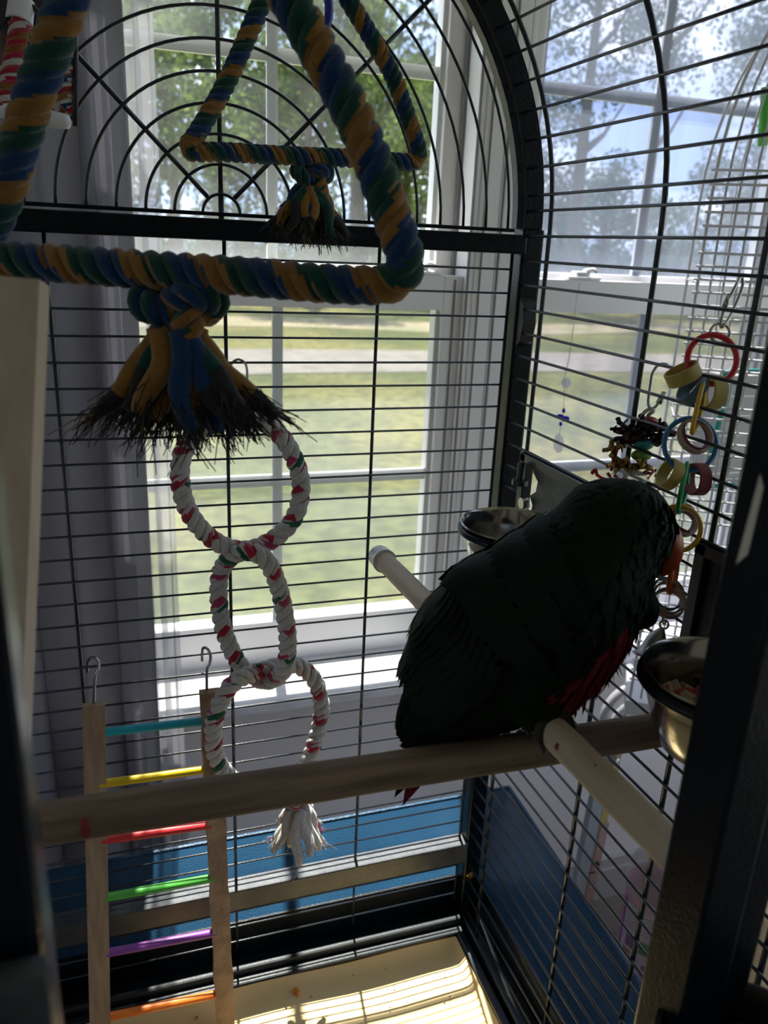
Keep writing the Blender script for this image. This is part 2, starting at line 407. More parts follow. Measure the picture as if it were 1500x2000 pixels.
w5 = struct('window_4', b, M['vinyl']); b = MB(); b.box((RWX + .048, RY[0] + .04, RZ[0] + .04), (RWX + .052, RY[1] - .04, RZ[1] - .04)); b.build('pane', M['glass'], w5, False)
b = MB(); b.box((-2.7, -3.3, ZF), (RWX_ + .1, -3.2, ZC)); struct('wall_front', b, M['wall'])
b = MB(); b.box((-2.6, YW - .000, ZF), (RWX_, YW + .02, ZF + .085)); b.box((-2.6, YW + .006, ZF + .085), (RWX_, YW + .02, ZF + .112)); struct('baseboard_back', b, M['trim'])

def window(idx, x0, x1, xm, glass_mat):
    """a double-hung unit: outer frame, two sashes, muntins, glass"""
    b = MB()
    f = .012
    b.box((x0, YW - .01, WB), (x0 + f, YW + .10, WT)); b.box((x1 - f, YW - .01, WB), (x1, YW + .10, WT))
    b.box((x0, YW - .01, WT - f), (x1, YW + .10, WT)); b.box((x0, YW + .0, WB - .02), (x1, YW + .13, WB + .012))
    root = b.build('window_%d' % idx, M['vinyl'], None, False); root['kind'] = 'structure'
    st = .034
    def sash(nm, ya, z0, z1, rb, rt):
        s = MB(); xa, xb = x0 + f, x1 - f
        s.box((xa, ya, z0), (xa + st, ya + .034, z1), bev=.002); s.box((xb - st, ya, z0), (xb, ya + .034, z1), bev=.002)
        s.box((xa + st, ya, z0), (xb - st, ya + .034, z0 + rb)); s.box((xa + st, ya, z1 - rt), (xb - st, ya + .034, z1))
        # stepped glazing bead
        s.box((xa + st, ya + .010, z0 + rb), (xa + st + .008, ya + .034, z1 - rt)); s.box((xb - st - .008, ya + .010, z0 + rb), (xb - st, ya + .034, z1 - rt))
        so = s.build(nm, M['vinyl'], root, False)
        mu = MB(); mu.box((xm - .0085, ya + .0132, z0 + rb), (xm + .0085, ya + .0192, z1 - rt)); mu.build('muntin', M['vinyl'], so, False)
        for zm in ((-.315,) if nm == 'lower_sash' else (.330, .62)):
            mu = MB(); mu.box((xa + st, ya + .0135, zm - .010), (xb - st, ya + .0195, zm + .010)); mu.build('muntin', M['vinyl'], so, False)
        g = MB(); g.box((xa + st, ya + .009, z0 + rb), (xb - st, ya + .012, z1 - rt)); g.build('pane', glass_mat, so, False)
        return so
    lo = sash('lower_sash', YW, WB + .012, .026, .062, .055)
    up = sash('upper_sash', YW + .045, -.004, WT - f, .040, .035)
    # tracks in the jambs
    t = MB()
    for x in (x0 + f, x1 - f - .006):
        t.box((x, YW + .036, WB + .012), (x + .006, YW + .043, WT - f)); t.box((x, YW + .082, WB + .012), (x + .006, YW + .09, WT - f))
    t.build('jamb_track', M['vinylgrey'], root, False)
    g = MB()
    g.box((x1 - f - .016, YW - .002, WB + .02), (x1 - f - .0135, YW - .0005, .02)); g.box((x1 - f + .002, YW - .0125, WB + .02), (x1 - f + .004, YW - .0095, WT - .02))
    g.build('gasket', M['vinylgrey'], root, False)
    return root, lo
win1, lo1 = window(1, W1[0], W1[1], -.0255, M['glass'])
win2, lo2 = window(2, W2[0], W2[1], .655, M['dusty'])
# insect screens outside the lower sashes
scr, t_, m_ = sheer('insect_screen', (.18, .18, .17), .74, .5)
wv = N(t_, 'ShaderNodeTexWave'); wv.inputs['Scale'].default_value = 95; wv.bands_direction = 'X'; tcx = N(t_, 'ShaderNodeTexCoord')
mr = N(t_, 'ShaderNodeMapRange'); mr.inputs['To Min'].default_value = .70; mr.inputs['To Max'].default_value = .88
t_.links.new(tcx.outputs['Object'], wv.inputs['Vector']); t_.links.new(wv.outputs['Fac'], mr.inputs['Value']); t_.links.new(mr.outputs[0], m_.inputs[0])
for wn, (x0, x1) in ((win1, W1), (win2, W2)):
    s = MB(); s.box((x0 + .012, YW + .086, WB + .02), (x1 - .012, YW + .0866, .03)); o = s.build('insect_screen', scr, wn, False)
    s = MB()
    for q in ((x0 + .012, x0 + .03), (x1 - .03, x1 - .012)): s.box((q[0], YW + .082, WB + .02), (q[1], YW + .092, .03))
    s.box((x0 + .03, YW + .082, WB + .02), (x1 - .03, YW + .092, WB + .038)); s.box((x0 + .03, YW + .082, .012), (x1 - .03, YW + .092, .03))
    s.build('screen_frame', M['vinyl'], wn, False)
# mullion casing between the windows, its grooves, and the stool under both
b = MB()
b.box((W1[1], YW - .012, WB), (W2[0], YW + .02, WT + .06), bev=.003)
b.box((W1[1] + .012, YW - .016, WB), (W1[1] + .034, YW - .010, WT)); b.box((W2[0] - .034, YW - .016, WB), (W2[0] - .012, YW - .010, WT))
struct('trim_1', b, M['vinyl'])
b = MB()
for x in (W1[1] + .0105, W1[1] + .0355, W2[0] - .0365, W2[0] - .0105): b.box((x, YW - .0128, WB), (x + .0012, YW - .0095, WT))
struct('trim_2', b, M['vinylgrey'])
b = MB(); b.box((W1[0] - .05, .315, WB - .028), (W2[1] + .05, YW + .03, WB - .004), bev=.006); b.box((W1[0] - .03, YW + .0, WB - .085), (W2[1] + .03, YW + .03, WB - .028))
struct('trim_3', b, M['sill'])
b = MB(); b.box((W1[0] - .07, YW - .012, WT), (W2[1] + .07, YW + .02, WT + .07)); struct('trim_4', b, M['vinyl'])

# sash locks on the meeting rails
def lock(cx, label):
    t = thing('sash_lock', label, 'window latch', (cx, YW + .017, .026))
    b = MB(); b.hull_box((cx - .034, YW + .002, .0262), (cx + .034, YW + .032, .033), .003); b.build('lock_base', M['vinyl'], t)
    b = MB(); b.hull_box((cx - .016, YW + .005, .033), (cx + .012, YW + .028, .041), .003); b.build('cam_housing', M['vinyl'], t)
    b = MB(); b.tube([(cx + .004, YW + .016, .041), (cx + .012, YW - .002, .045), (cx + .016, YW - .008, .040)], [.004, .0035, .003], 8); b.build('lever', M['vinyl'], t)
lock(.212, 'white sash latch on the meeting rail of the clear window beside the mullion')
lock(.515, 'white sash latch on the dusty window holding the crystal chain')

# ---------------------------------------------------------------- curtains
def curtain(name, xa, xb, y, z0, z1, nf, amp, mat_, label, seed, narrow=0, sw=0):
    r = random.Random(seed); b = MB(); nx, nz = nf * 14, 26
    ph = [r.uniform(-.5, .5) for _ in range(6)]
    for j in range(nz + 1):
        v = j / nz
        for i in range(nx + 1):
            u = i / nx
            a = u * nf * 2 * math.pi + ph[0] + .6 * math.sin(u * 5 + ph[1]) + .25 * math.sin(v * 4 + u * 3 + ph[2])
            k = .55 + .45 * v
            x = xa + (xb - xa) * u + .010 * math.sin(2 * a) * k + sw * v * v * (1 - u) + narrow * math.sin(v * 3) * u
            yy = y + amp * k * (math.sin(a) + .35 * math.sin(2.3 * a + ph[3])) + .006 * math.sin(v * 9 + u * 12)
            b.v.append((x, yy, z1 + (z0 - z1) * v))
    for j in range(nz):
        for i in range(nx):
            q = j * (nx + 1) + i; b.f.append((q, q + 1, q + nx + 2, q + nx + 1)); b.m.append(0)
    # hem down both edges
    h = []
    o = b.build(name, mat_, None); tag(o, label, 'curtain')
    for e, i in (('left', 0), ('right', nx)):
        s = MB()
        P = [V(b.v[j * (nx + 1) + i]) for j in range(nz + 1)]
        d = .012 if e == 'left' else -.020
        s.v = [tuple(p + V((0, -.0015, 0))) for p in P] + [tuple(p + V((d, -.0015, 0))) for p in P]
        n = nz + 1
        s.f = [(k, k + 1, k + 1 + n, k + n) for k in range(nz)]; s.m = [0] * nz
        s.build('hem', M['hemcloth'] if mat_ is M['greycur'] else mat_, o)
    return o
curtain('curtain', -.62, -.235, .282, -1.34, 1.0, 4, .020, M['greycur'], 'grey woven curtain hanging over the left part of the clear window', 3)
curtain('sheer_curtain', -.30, -.205, .296, -1.30, .98, 3, .012, M['sheercur'], 'white see-through curtain at the right edge of the grey one', 5)
curtain('curtain', -.92, -.45, .215, -1.38, .98, 5, .024, M['beigecur'], 'taupe curtain in deep folds at the far left, behind the ladder', 8, sw=.10)
b = MB(); b.tube([(-1.15, .33, .985), (1.15, .33, .985)], .010, 12); o = b.build('curtain_rod', M['white_plastic']); tag(o, 'white curtain rod above both windows', 'curtain rod')

# ================================================================ outdoors
GZ = -1.95
def lawn_mat():
    a = mat('lawn', (.060, .074, .018), 1, 0, (.132, .126, .040), .42, det=12, ramp=(.4, .6))  # broad dark patches paint tree shade into the grass colour
    t = a.node_tree; b = t.nodes['Principled BSDF']; b.inputs['Specular IOR Level'].default_value = .1
    tc = N(t, 'ShaderNodeTexCoord'); n = N(t, 'ShaderNodeTexNoise'); n.inputs['Scale'].default_value = 9; n.inputs['Detail'].default_value = 10
    r = N(t, 'ShaderNodeValToRGB'); r.color_ramp.elements[0].position = .38; r.color_ramp.elements[0].color = (.55, .55, .5, 1); r.color_ramp.elements[1].position = .62; r.color_ramp.elements[1].color = (1.25, 1.2, 1.15, 1)
    mx = N(t, 'ShaderNodeMix', data_type='RGBA', blend_type='MULTIPLY'); mx.inputs[0].default_value = 1
    src = b.inputs['Base Color'].links[0].from_socket
    t.links.new(tc.outputs['Object'], n.inputs['Vector']); t.links.new(n.outputs['Fac'], r.inputs[0])
    t.links.new(src, mx.inputs[6]); t.links.new(r.outputs[0], mx.inputs[7]); t.links.new(mx.outputs[2], b.inputs['Base Color'])
    return a
M['lawn'] = lawn_mat()
M['gravel'] = mat('gravel_road', (.125, .11, .095), .95, 0, (.18, .16, .14), 3, bump=.4, bs=30, det=12)
M['sand'] = mat('bare_soil', (.24, .18, .12), .95, 0, (.14, .14, .06), 1.2, det=10)
b = MB(); b.add([(-90, -90, GZ), (90, -90, GZ), (90, 110, GZ), (-90, 110, GZ)], [(0, 1, 2, 3)]); o = struct('ground', b, M['lawn'])
b = MB()
n = 40
for i in range(n + 1):
    x = -40 + 100 * i / n; b.v += [(x, 11.6 + .35 * math.sin(x * .3), GZ + .012), (x, 14.4 + .4 * math.sin(x * .25 + 1), GZ + .012)]
b.f = [(2 * i, 2 * i + 2, 2 * i + 3, 2 * i + 1) for i in range(n)]; b.m = [0] * n
o = struct('gravel_road', b, M['gravel'])
b = MB()
for i in range(n + 1):
    x = -40 + 100 * i / n; b.v += [(x, 18.5 + .7 * math.sin(x * .5), GZ + .010), (x, 21.2 + .6 * math.sin(x * .35 + 1), GZ + .010)]
b.f = [(2 * i, 2 * i + 2, 2 * i + 3, 2 * i + 1) for i in range(n)]; b.m = [0] * n
o = struct('bare_strip', b, M['sand'])

def leafmat(nm, c, c2):
    a = bpy.data.materials.new(nm); a.use_nodes = True; t = a.node_tree; t.nodes.clear()
    o = N(t, 'ShaderNodeOutputMaterial'); D = N(t, 'ShaderNodeBsdfDiffuse'); L = N(t, 'ShaderNodeBsdfTranslucent'); mx = N(t, 'ShaderNodeMixShader'); mx.inputs[0].default_value = .45
    tc = N(t, 'ShaderNodeTexCoord'); n = N(t, 'ShaderNodeTexNoise'); n.inputs['Scale'].default_value = 1.4
    r = N(t, 'ShaderNodeValToRGB'); r.color_ramp.elements[0].color = (*c, 1); r.color_ramp.elements[1].color = (*c2, 1); r.color_ramp.elements[0].position = .35; r.color_ramp.elements[1].position = .65
    t.links.new(tc.outputs['Object'], n.inputs['Vector']); t.links.new(n.outputs['Fac'], r.inputs[0])
    t.links.new(r.outputs[0], D.inputs[0]); t.links.new(r.outputs[0], L.inputs[0]); t.links.new(D.outputs[0], mx.inputs[1]); t.links.new(L.outputs[0], mx.inputs[2]); t.links.new(mx.outputs[0], o.inputs[0])
    return a
M['leafa'] = leafmat('leaf_mid', (.025, .055, .014), (.06, .10, .025))
M['leafb'] = leafmat('leaf_light', (.06, .10, .02), (.12, .165, .042))
M['leafc'] = leafmat('leaf_bluegreen', (.022, .042, .026), (.045, .068, .042))
M['bark'] = mat('bark', (.12, .09, .07), .9, 0, (.07, .055, .045), 5, bump=.8, bs=20)
def foliage_mesh(seed, R, H, n, size, lm):
    r = random.Random(seed); b = MB(); cl = []
    for _ in range(24):
        a = r.uniform(0, 6.283); q = R * math.sqrt(r.random()) * .85; z = r.random()
        cl.append((V((q * math.cos(a) * (1 - .4 * z), q * math.sin(a) * (1 - .4 * z), H * (z - .5))), R * r.uniform(.22, .42)))
    for _ in range(n):
        c, cr = r.choice(cl)
        d = V((r.gauss(0, 1), r.gauss(0, 1), r.gauss(0, 1))).normalized() * cr * (r.random() ** .4)
        p = c + d; s_ = size * r.uniform(.6, 1.3)
        u = V((r.gauss(0, 1), r.gauss(0, 1), r.gauss(0, .6))).normalized(); v_ = u.orthogonal().normalized(); v_ = Matrix.Rotation(r.uniform(0, 6.28), 3, u) @ v_
        w_ = u.cross(v_)
        b.add([p - v_ * s_, p - w_ * s_ * .45, p + v_ * s_, p + w_ * s_ * .45], [(0, 1, 2, 3)])
    return b.mesh('foliage', lm, False)
def trunk_mesh(seed, h, r0):
    r = random.Random(seed); b = MB()
    P = spline([(0, 0, 0), (r.uniform(-.2, .2), 0, h * .4), (r.uniform(-.3, .3), .1, h * .75), (0, 0, h)], 5)
    b.tube(P, [r0 * (1 - .75 * i / (len(P) - 1)) for i in range(len(P))], 8)
    for k in range(7):
        z = h * r.uniform(.4, .85); a = r.uniform(0, 6.28); l = h * r.uniform(.15, .32)
        p0 = V((0, 0, z)); d = V((math.cos(a), math.sin(a), r.uniform(.3, .9))).normalized()
        Q = [p0, p0 + d * l * .5, p0 + d * l + V((0, 0, l * .2))]
        b.tube(Q, [r0 * .35, r0 * .2, r0 * .06], 6)
    return b.mesh('trunk', M['bark'])
FM = [(foliage_mesh(1, 2.6, 5.0, 5600, .095, M['leafa']), trunk_mesh(1, 5.5, .22)),
      (foliage_mesh(2, 2.4, 4.4, 5200, .095, M['leafb']), trunk_mesh(2, 5.0, .18)),
      (foliage_mesh(3, 3.0, 6.0, 5600, .105, M['leafc']), trunk_mesh(3, 6.5, .26))]
def tree(px, Y, kind, sc, zc, label, grp):
    """tree seen at picture column px, trunk foot on the ground, crown centred at height zc"""
    p = at(px, 480, Y=Y); f, tr = FM[kind]
    t = thing('tree', label, 'tree', (p.x, Y, GZ), grp)
    o = place(f, 'foliage', t, (p.x, Y, zc), (0, 0, rnd.uniform(0, 6.28))); o.scale = (sc, sc, sc); o['kind'] = 'stuff'
    o = place(tr, 'trunk', t, (p.x, Y, GZ), (0, 0, rnd.uniform(0, 6.28))); k = (zc - GZ + 1.2 * sc) / 5.5; o.scale = (sc, sc, k)
ORD = ['first', 'second', 'third', 'fourth', 'fifth', 'sixth', 'seventh', 'eighth', 'ninth', 'tenth']
for n_, (px, Y, k, sc, zc) in enumerate(sorted([(330, 26, 1, 1.3, 3.2), (520, 30, 0, 1.4, 2.4), (620, 25, 1, 1.2, 5.6), (770, 28, 1, 1.3, 3.2), (880, 33, 0, 1.6, 3.4), (420, 38, 0, 1.8, 5.2), (700, 40, 2, 1.9, 5.8), (200, 30, 0, 1.6, 4.5)])):
    tree(px, Y, k, sc, zc, '%s leafy tree from the left, seen through the clear window' % ORD[n_], 'trees beyond the clear window')
for n_, (px, Y, k, sc, zc) in enumerate(sorted([(1010, 32, 2, 1.3, 2.2), (1120, 27, 2, 1.1, 8.4), (1180, 44, 2, 1.4, .9), (1300, 46, 0, 1.2, .6), (1250, 29, 2, 1.0, 9.8), (1420, 40, 2, 1.5, 1.0), (1480, 30, 2, 1.2, 7.6), (1090, 48, 2, 1.4, .8)])):
    tree(px, Y, k, sc, zc, '%s blue-green tree from the left, seen through the dusty window' % ORD[n_], 'trees beyond the dusty window')
hm = foliage_mesh(9, 2.2, 1.8, 1500, .13, M['leafa'])
for i in range(22):
    px = 120 + i * 72; Y = 46 + 3 * math.sin(i * 2.1); p = at(px, 480, Y=Y)
    o = bpy.data.objects.new('hedge_bush', hm); col.objects.link(o); o.location = (p.x, Y, GZ + 1.2); o.scale = (1.1, 1, 1.35 + .3 * math.sin(i * 1.7)); o.rotation_euler = (0, 0, i)
    tag(o, 'dark rounded bush in the row along the far edge of the lawn, behind the trees', 'bush', 'bushes along the far edge of the lawn')
# palm fronds near the clear window (yellow-green fan)
YPm = 25.0
c = at(606, 275, Y=YPm)
t = thing('palm', 'yellow-green fan palm seen through the clear window above the far tassel', 'palm', (c.x, YPm, GZ))
b = MB(); b.tube([(c.x, YPm, GZ), (c.x + .1, YPm + .02, (GZ + c.z) / 2), (c.x, YPm, c.z)], [.16, .13, .10], 8); b.build('trunk', M['bark'], t)
for k in range(14):
    a = math.radians(-30 + 240 * k / 13 + rnd.uniform(-5, 5)); b = MB(); L = rnd.uniform(1.1, 1.7)
    d = V((math.cos(a), rnd.uniform(-.4, .4), math.sin(a))).normalized()
    for q in range(9):
        u = V((rnd.gauss(0, .22), rnd.gauss(0, .1), rnd.gauss(0, .22))); dd_ = (d + u).normalized(); s_ = dd_.cross(V((0, 1, 0))).normalized()
        P = [V(c) + d * L * .25, V(c) + d * L * .25 + dd_ * L * .45 - V((0, 0, .08)), V(c) + d * L * .25 + dd_ * L * .8 - V((0, 0, .30))]
        wd = [.012, .035, .002]
        b.add([p - s_ * wd[i] for i, p in enumerate(P)] + [p + s_ * wd[i] for i, p in enumerate(P)], [(0, 1, 4, 3), (1, 2, 5, 4)])
    b.build('frond', M['leafb'], t)

# ================================================================ the bird cage
XL, XR_, XC, ZS = -.506, .1525, -.168, .092       # side panels, centre of the arch, its springing height
YF = -.56
def xr(y): return XR_ - .0235 * y
cage = thing('bird_cage', 'large dark blue wire bird cage with arched sunburst back panel', 'bird cage', (XC, YF / 2, -1.39))
def part(b, name, m_, parent=cage, smooth=False, sharp=None): return b.build(name, m_, parent, smooth, sharp)
WR, SR = .0012, .0019
def lin(p, q, r, n=8): b = MB(); b.tube([p, q], r, n); return b
# back panel wires, one shared mesh
bw = lin((0, 0, 0), (.637, 0, 0), WR).mesh('wire', M['wire'])
for i in list(range(-2, 29)) + [30, 31, 32]:
    place(bw, 'wire', cage, (-.495, 0, -S * i))
for x in (-.484, -.3264, -.1658, -.0083, .1425):
    part(lin((x, .003, .066), (x, .003, -.705), SR), 'stiffener_wire', M['wire'], smooth=True)
    part(lin((x, .003, -.742), (x, .003, -.815), SR * .8), 'stiffener_wire', M['wire'], smooth=True)
# back frame: cross bar, lower bar, corner posts
b = MB(); b.hull_box((XL, -.010, .066), (XR_, .014, .0855), .002); part(b, 'cross_bar', M['coat'])
b = MB(); b.hull_box((XL, -.012, -.738), (.150, .012, -.706), .002); part(b, 'lower_bar', M['bar'])
for x0, x1 in ((XL - .022, XL + .003), (.1485, .1735)):
    b = MB(); b.hull_box((x0, -.008, -1.30), (x1, .016, ZS), .0025); part(b, 'corner_post', M['coat'])
    b = MB(); b.hull_box((x0, YF - .012, -1.30), (x1, YF + .012, ZS), .0025); part(b, 'corner_post', M['coat'])
# arched frames (door arch inside the body arch)
def arch(y0, y1, r0, r1, nm, a0=0, a1=math.pi, n=48):
    b = MB()
    for i in range(n + 1):
        a = a0 + (a1 - a0) * i / n; c, s = math.cos(a), math.sin(a)
        for r_, y in ((r0, y0), (r1, y0), (r1, y1), (r0, y1)): b.v.append((XC + r_ * c, y, ZS + r_ * s))
    for i in range(n):
        for k in range(4):
            l = (k + 1) % 4; b.f.append((i * 4 + k, i * 4 + l, i * 4 + 4 + l, i * 4 + 4 + k)); b.m.append(0)
    return part(b, nm, M['coat'])
arch(-.008, .016, .3175, .3375, 'arch_frame'); arch(-.006, .006, .308, .3155, 'arch_rim'); arch(YF - .012, YF + .012, .3175, .3405, 'arch_frame')
b = MB(); b.hull_box((XL + .02, -.004, ZS - .004), (.140, .006, ZS - .0005), .001); part(b, 'arch_rim', M['coat'])
for k in range(12):
    r_ = .0175 + .0257 * k
    b = MB(); n = 40
    b.tube([(XC + r_ * math.cos(math.pi * i / n), -.001, ZS - .002 + r_ * math.sin(math.pi * i / n)) for i in range(n + 1)], .0015, 8)
    part(b, 'sunburst_arc', M['wire'], smooth=True)
for a in (45, 90, 135):
    c, s = math.cos(math.radians(a)), math.sin(math.radians(a)); r0 = .0175
    part(lin((XC + r0 * c, .002, ZS + r0 * s), (XC + .312 * c, .002, ZS + .312 * s), .0022), 'sunburst_spoke', M['wire'], smooth=True)
part(lin((XC, .002, .066), (XC, .002, ZS + .02), .0026), 'sunburst_spoke', M['wire'], smooth=True)
# right panel wires run back to front, the left panel mirrors them
LY = -YF - .01
dirr = V((xr(-LY) - xr(0), -LY, 0))
rw = lin((0, 0, 0), dirr, WR * 1.22).mesh('wire', M['wire'])
gap = lambda z: -.325 < z < -.142
for i in range(0, 38):
    z = .1095 - S * i
    if gap(z):
        part(lin((xr(0), -.008, z), (xr(-.045), -.046, z), WR * 1.1), 'wire', M['wire'], smooth=True)
        part(lin((xr(-.235), -.235, z), (xr(-.345), -.345, z), WR * 1.1), 'wire', M['wire'], smooth=True)
        part(lin((xr(-.50), -.50, z), (xr(YF), YF, z), WR * 1.1), 'wire', M['wire'], smooth=True)
    else: place(rw, 'wire', cage, (xr(0), 0, z))
lw = lin((0, 0, 0), (0, -LY, 0), WR * 1.22, 6).mesh('wire', M['wire'])
for i in range(0, 38): place(lw, 'wire', cage, (XL - .012, 0, .1095 - S * i))
# overhead vault wires, evenly spaced round the arch
RV = .3205
nv = int(math.pi * RV / .0262)
for k in range(1, nv):
    a = math.pi * k / nv
    if 5 * RV * a < -1: continue
    k0 = 1 + .0 * a
    p = V((XC + RV * math.cos(a), 0, ZS + RV * math.sin(a) + .006)); q = V((XC + (RV + .012 * math.cos(a)) * math.cos(a), -LY, ZS + RV * math.sin(a) + .006))
    part(lin(p, q, WR * 1.25, 6), 'wire', M['wire'], smooth=True)
# stiffeners climb the side and follow the vault
for y in (-.048, -.2245, -.341, -.47):
    R_ = xr(y) - XC + .003
    P = [(xr(y) + .003, y, -.835), (xr(y) + .003, y, -.3), (xr(y) + .003, y, ZS)] if not (-.5 < y < -.3) else [(xr(y) + .003, y, -.835), (xr(y) + .003, y, ZS)]
    P += [(XC + R_ * math.cos(a), y, ZS + (RV + .003) * math.sin(a)) for a in [math.pi * i / 40 for i in range(1, 40)]]
    P += [(XL - .014, y, ZS), (XL - .014, y, -.835)]
    b = MB(); b.tube(P, .0024, 8); part(b, 'stiffener_wire', M['wire'], smooth=True)
# feeder doorways in the right panel
def feeder(y0, y1, z0, z1, tilt=False):
    X = xr(y0)
    b = MB(); t = .009
    ya, yb = y1, y0
    b.hull_box((X - .004, yb - .012, z0), (X + .008, yb, z1), .001); b.hull_box((X - .004, ya, z0), (X + .008, ya + .012, z1), .001)
    b.box((X - .004, ya, z1 - t), (X + .008, yb, z1)); b.box((X - .004, ya, z0), (X + .008, yb, z0 + t))
    fr = part(b, 'feeder_door_frame', M['rail'])
    return fr, X
fr1, X1 = feeder(-.046, -.235, -.322, -.142)
fr2, X2 = feeder(-.333, -.515, -.322, -.142)
b = MB()   # notched latch plate: outline in Y,Z
pl = [(-.066, -.150), (-.225, -.150), (-.225, -.315), (-.062, -.315), (-.062, -.215), (-.075, -.207), (-.078, -.195), (-.070, -.186), (-.082, -.178), (-.084, -.166), (-.074, -.160)]
n = len(pl)
b.v = [(X1 + .000, y, z) for y, z in pl] + [(X1 + .002, y, z) for y, z in pl]
b.f = [tuple(range(n)), tuple(range(2 * n - 1, n - 1, -1))] + [(i, (i + 1) % n, (i + 1) % n + n, i + n) for i in range(n)]; b.m = [0] * len(b.f)
o = part(b, 'feeder_door_plate', M['plate'])
b = MB(); b.tube([(X1 - .010, -.063, -.150), (X1 - .010, -.063, -.172)], .0045, 10); b.lathe([(0, -.003), (.009, -.003), (.009, .003), (0, .003)], (X1 - .010, -.063, -.172), n=16); part(b, 'feeder_latch', M['wire'], smooth=True, sharp=40)
b = MB(); b.lathe([(0, -.004), (.0065, -.004), (.0065, .004), (0, .004)], (X1 - .004, -.066, -.196), axis=(1, 0, 0), n=14); b.tube([(X1 - .004, -.066, -.196), (X1 - .003, -.066, -.24)], .004, 8); part(b, 'feeder_hinge_pin', M['zinc'], smooth=True, sharp=40)
b = MB(); b.box((X2 + .000, -.505, -.312), (X2 + .003, -.342, -.150)); part(b, 'feeder_door_plate', M['coat'])
# folding catch on the corner post
b = MB(); pr = [(0, .026), (.008, .020), (.0115, 0), (.008, -.020), (0, -.026)]
b.v = [(.150 + 0 * r_, -.010 - r_, -.005 + z) for r_, z in pr] + [(.166, -.010 - r_, -.005 + z) for r_, z in pr]
b.f = [(0, 1, 2, 3, 4), (9, 8, 7, 6, 5)] + [(i, (i + 1) % 5, (i + 1) % 5 + 5, i + 5) for i in range(5)]; b.m = [0] * 7
part(b, 'post_catch', M['rail'])
b = MB(); b.lathe([(0, .0025), (.004, .0025), (.006, .001), (.006, -.001)], (.158, -.0095, -.765), axis=(0, -1, 0), n=16); b.lathe([(0, .004), (.0028, .004), (.003, .0015)], (.158, -.0095, -.765), axis=(0, -1, 0), n=6)
part(b, 'brass_bolt', mat('brass', (.45, .33, .12), .3, 1), smooth=True, sharp=40)
# bottom: rails round the tray opening, tray support, feet
b = MB(); b.hull_box((XL, -.0195, -.858), (.1485, -.010, -.828), .003); b.box((XL, -.010, -.858), (.1485, .018, -.848)); part(b, 'bottom_rail', M['rail'])
b = MB(); b.box((XL - .01, .0165, -.866), (.180, .0195, -.786)); b.box((.1765, YF, -.866), (.1795, .0165, -.786)); b.box((XL - .0265, YF, -.866), (XL - .0235, .0165, -.786)); part(b, 'base_panel', M['coat'])
b = MB(); b.hull_box((.1495, YF, -.858), (.176, .0, -.832), .003); part(b, 'bottom_rail', M['rail'])
b = MB(); b.hull_box((XL - .02, YF, -.858), (XL + .004, .0, -.832), .003); part(b, 'bottom_rail', M['rail'])
b = MB(); b.hull_box((XL, YF - .012, -.858), (.15, YF + .014, -.822), .003); part(b, 'bottom_rail', M['rail'])
b = MB(); b.box((XL, YF, -.874), (.172, .0, -.868)); part(b, 'base_pan', M['coat'])
# flared seed skirt: back, right, left
def skirt(pts, nm='seed_skirt'):
    a, b_, c, d = [V(p) for p in pts]; n_ = (b_ - a).cross(c - b_).normalized() * .0016
    b = MB(); b.add([a, b_, c, d, a + n_, b_ + n_, c + n_, d + n_], [(0, 1, 2, 3), (7, 6, 5, 4), (0, 4, 5, 1), (1, 5, 6, 2), (2, 6, 7, 3), (3, 7, 4, 0)])
    # rolled top edge
    b.tube([c, d], .0032, 8)
    return part(b, nm, M['skirt'], smooth=False)
skirt([(XL - .01, .020, -.790), (.180, .020, -.790), (.270, .102, -.7225), (XL - .09, .102, -.7225)])
skirt([(.180, .020, -.790), (.182, YF, -.790), (.248, YF - .02, -.7225), (.270, .102, -.7225)])
skirt([(XL - .02, YF, -.790), (XL - .02, .020, -.790), (XL - .10, .10, -.7225), (XL - .10, YF, -.7225)])
for x in (XL - .01, .162):
    for y in (-.55, .004):
        b = MB(); b.lathe([(0, 0), (.018, 0), (.02, .01), (.02, .025), (.012, .035), (.008, .06), (0, .06)], (x, y, -1.345), n=16); part(b, 'caster', M['rubber'], smooth=True, sharp=40)
# door jambs either side of the open doorway, nearest the viewer
XJ = at(1235, 2000, Y=-.543).x
pf = at(1330, 1990, X=XJ); YJF = pf.y
XJ2 = at(1440, 1850, Y=YJF).x
b = MB(); b.hull_box((XJ, YJF, -.83), (XJ2, -.543, .40), .002); o = part(b, 'door_jamb', M['coat'])
b = MB(); b.hull_box((XJ2 + .002, YJF + .006, -.83), (XJ2 + .022, -.548, .36), .002); part(b, 'door_jamb', M['coat'])
XLJ = at(72, 1500, Y=-.572).x; XLR = at(84, 1500, Y=-.575).x
b = MB(); b.hull_box((XLJ - .055, -.60, -.83), (XLJ, -.572, .40), .004); o = part(b, 'door_jamb', M['coat'])
# lock mechanism at the foot of the left jamb
c = at(45, 1950, Y=-.602)
b = MB(); b.hull_box((c.x - .030, -.612, c.z - .035), (c.x + .010, -.6005, c.z + .018), .005); ax = (V((1, 0, 0)), V((0, 0, 1)), V((0, 1, 0)))
b.lathe([(0, .012), (.010, .011), (.013, .006), (.014, 0)], (c.x - .008, -.612, c.z - .012), axis=(0, -1, 0), n=24)
part(b, 'door_lock', M['plate'], smooth=True, sharp=35)
# scraped paint on the right jamb
b = MB(); p = at(1462, 1010, Y=YJF); 
b.add([(p.x - .002, YJF - .0004, p.z - .020), (p.x + .003, YJF - .0004, p.z - .016), (p.x + .004, YJF - .0004, p.z + .012), (p.x + .001, YJF - .0004, p.z + .018)], [(0, 1, 2, 3)])
part(b, 'paint_scrape', M['zinc'])

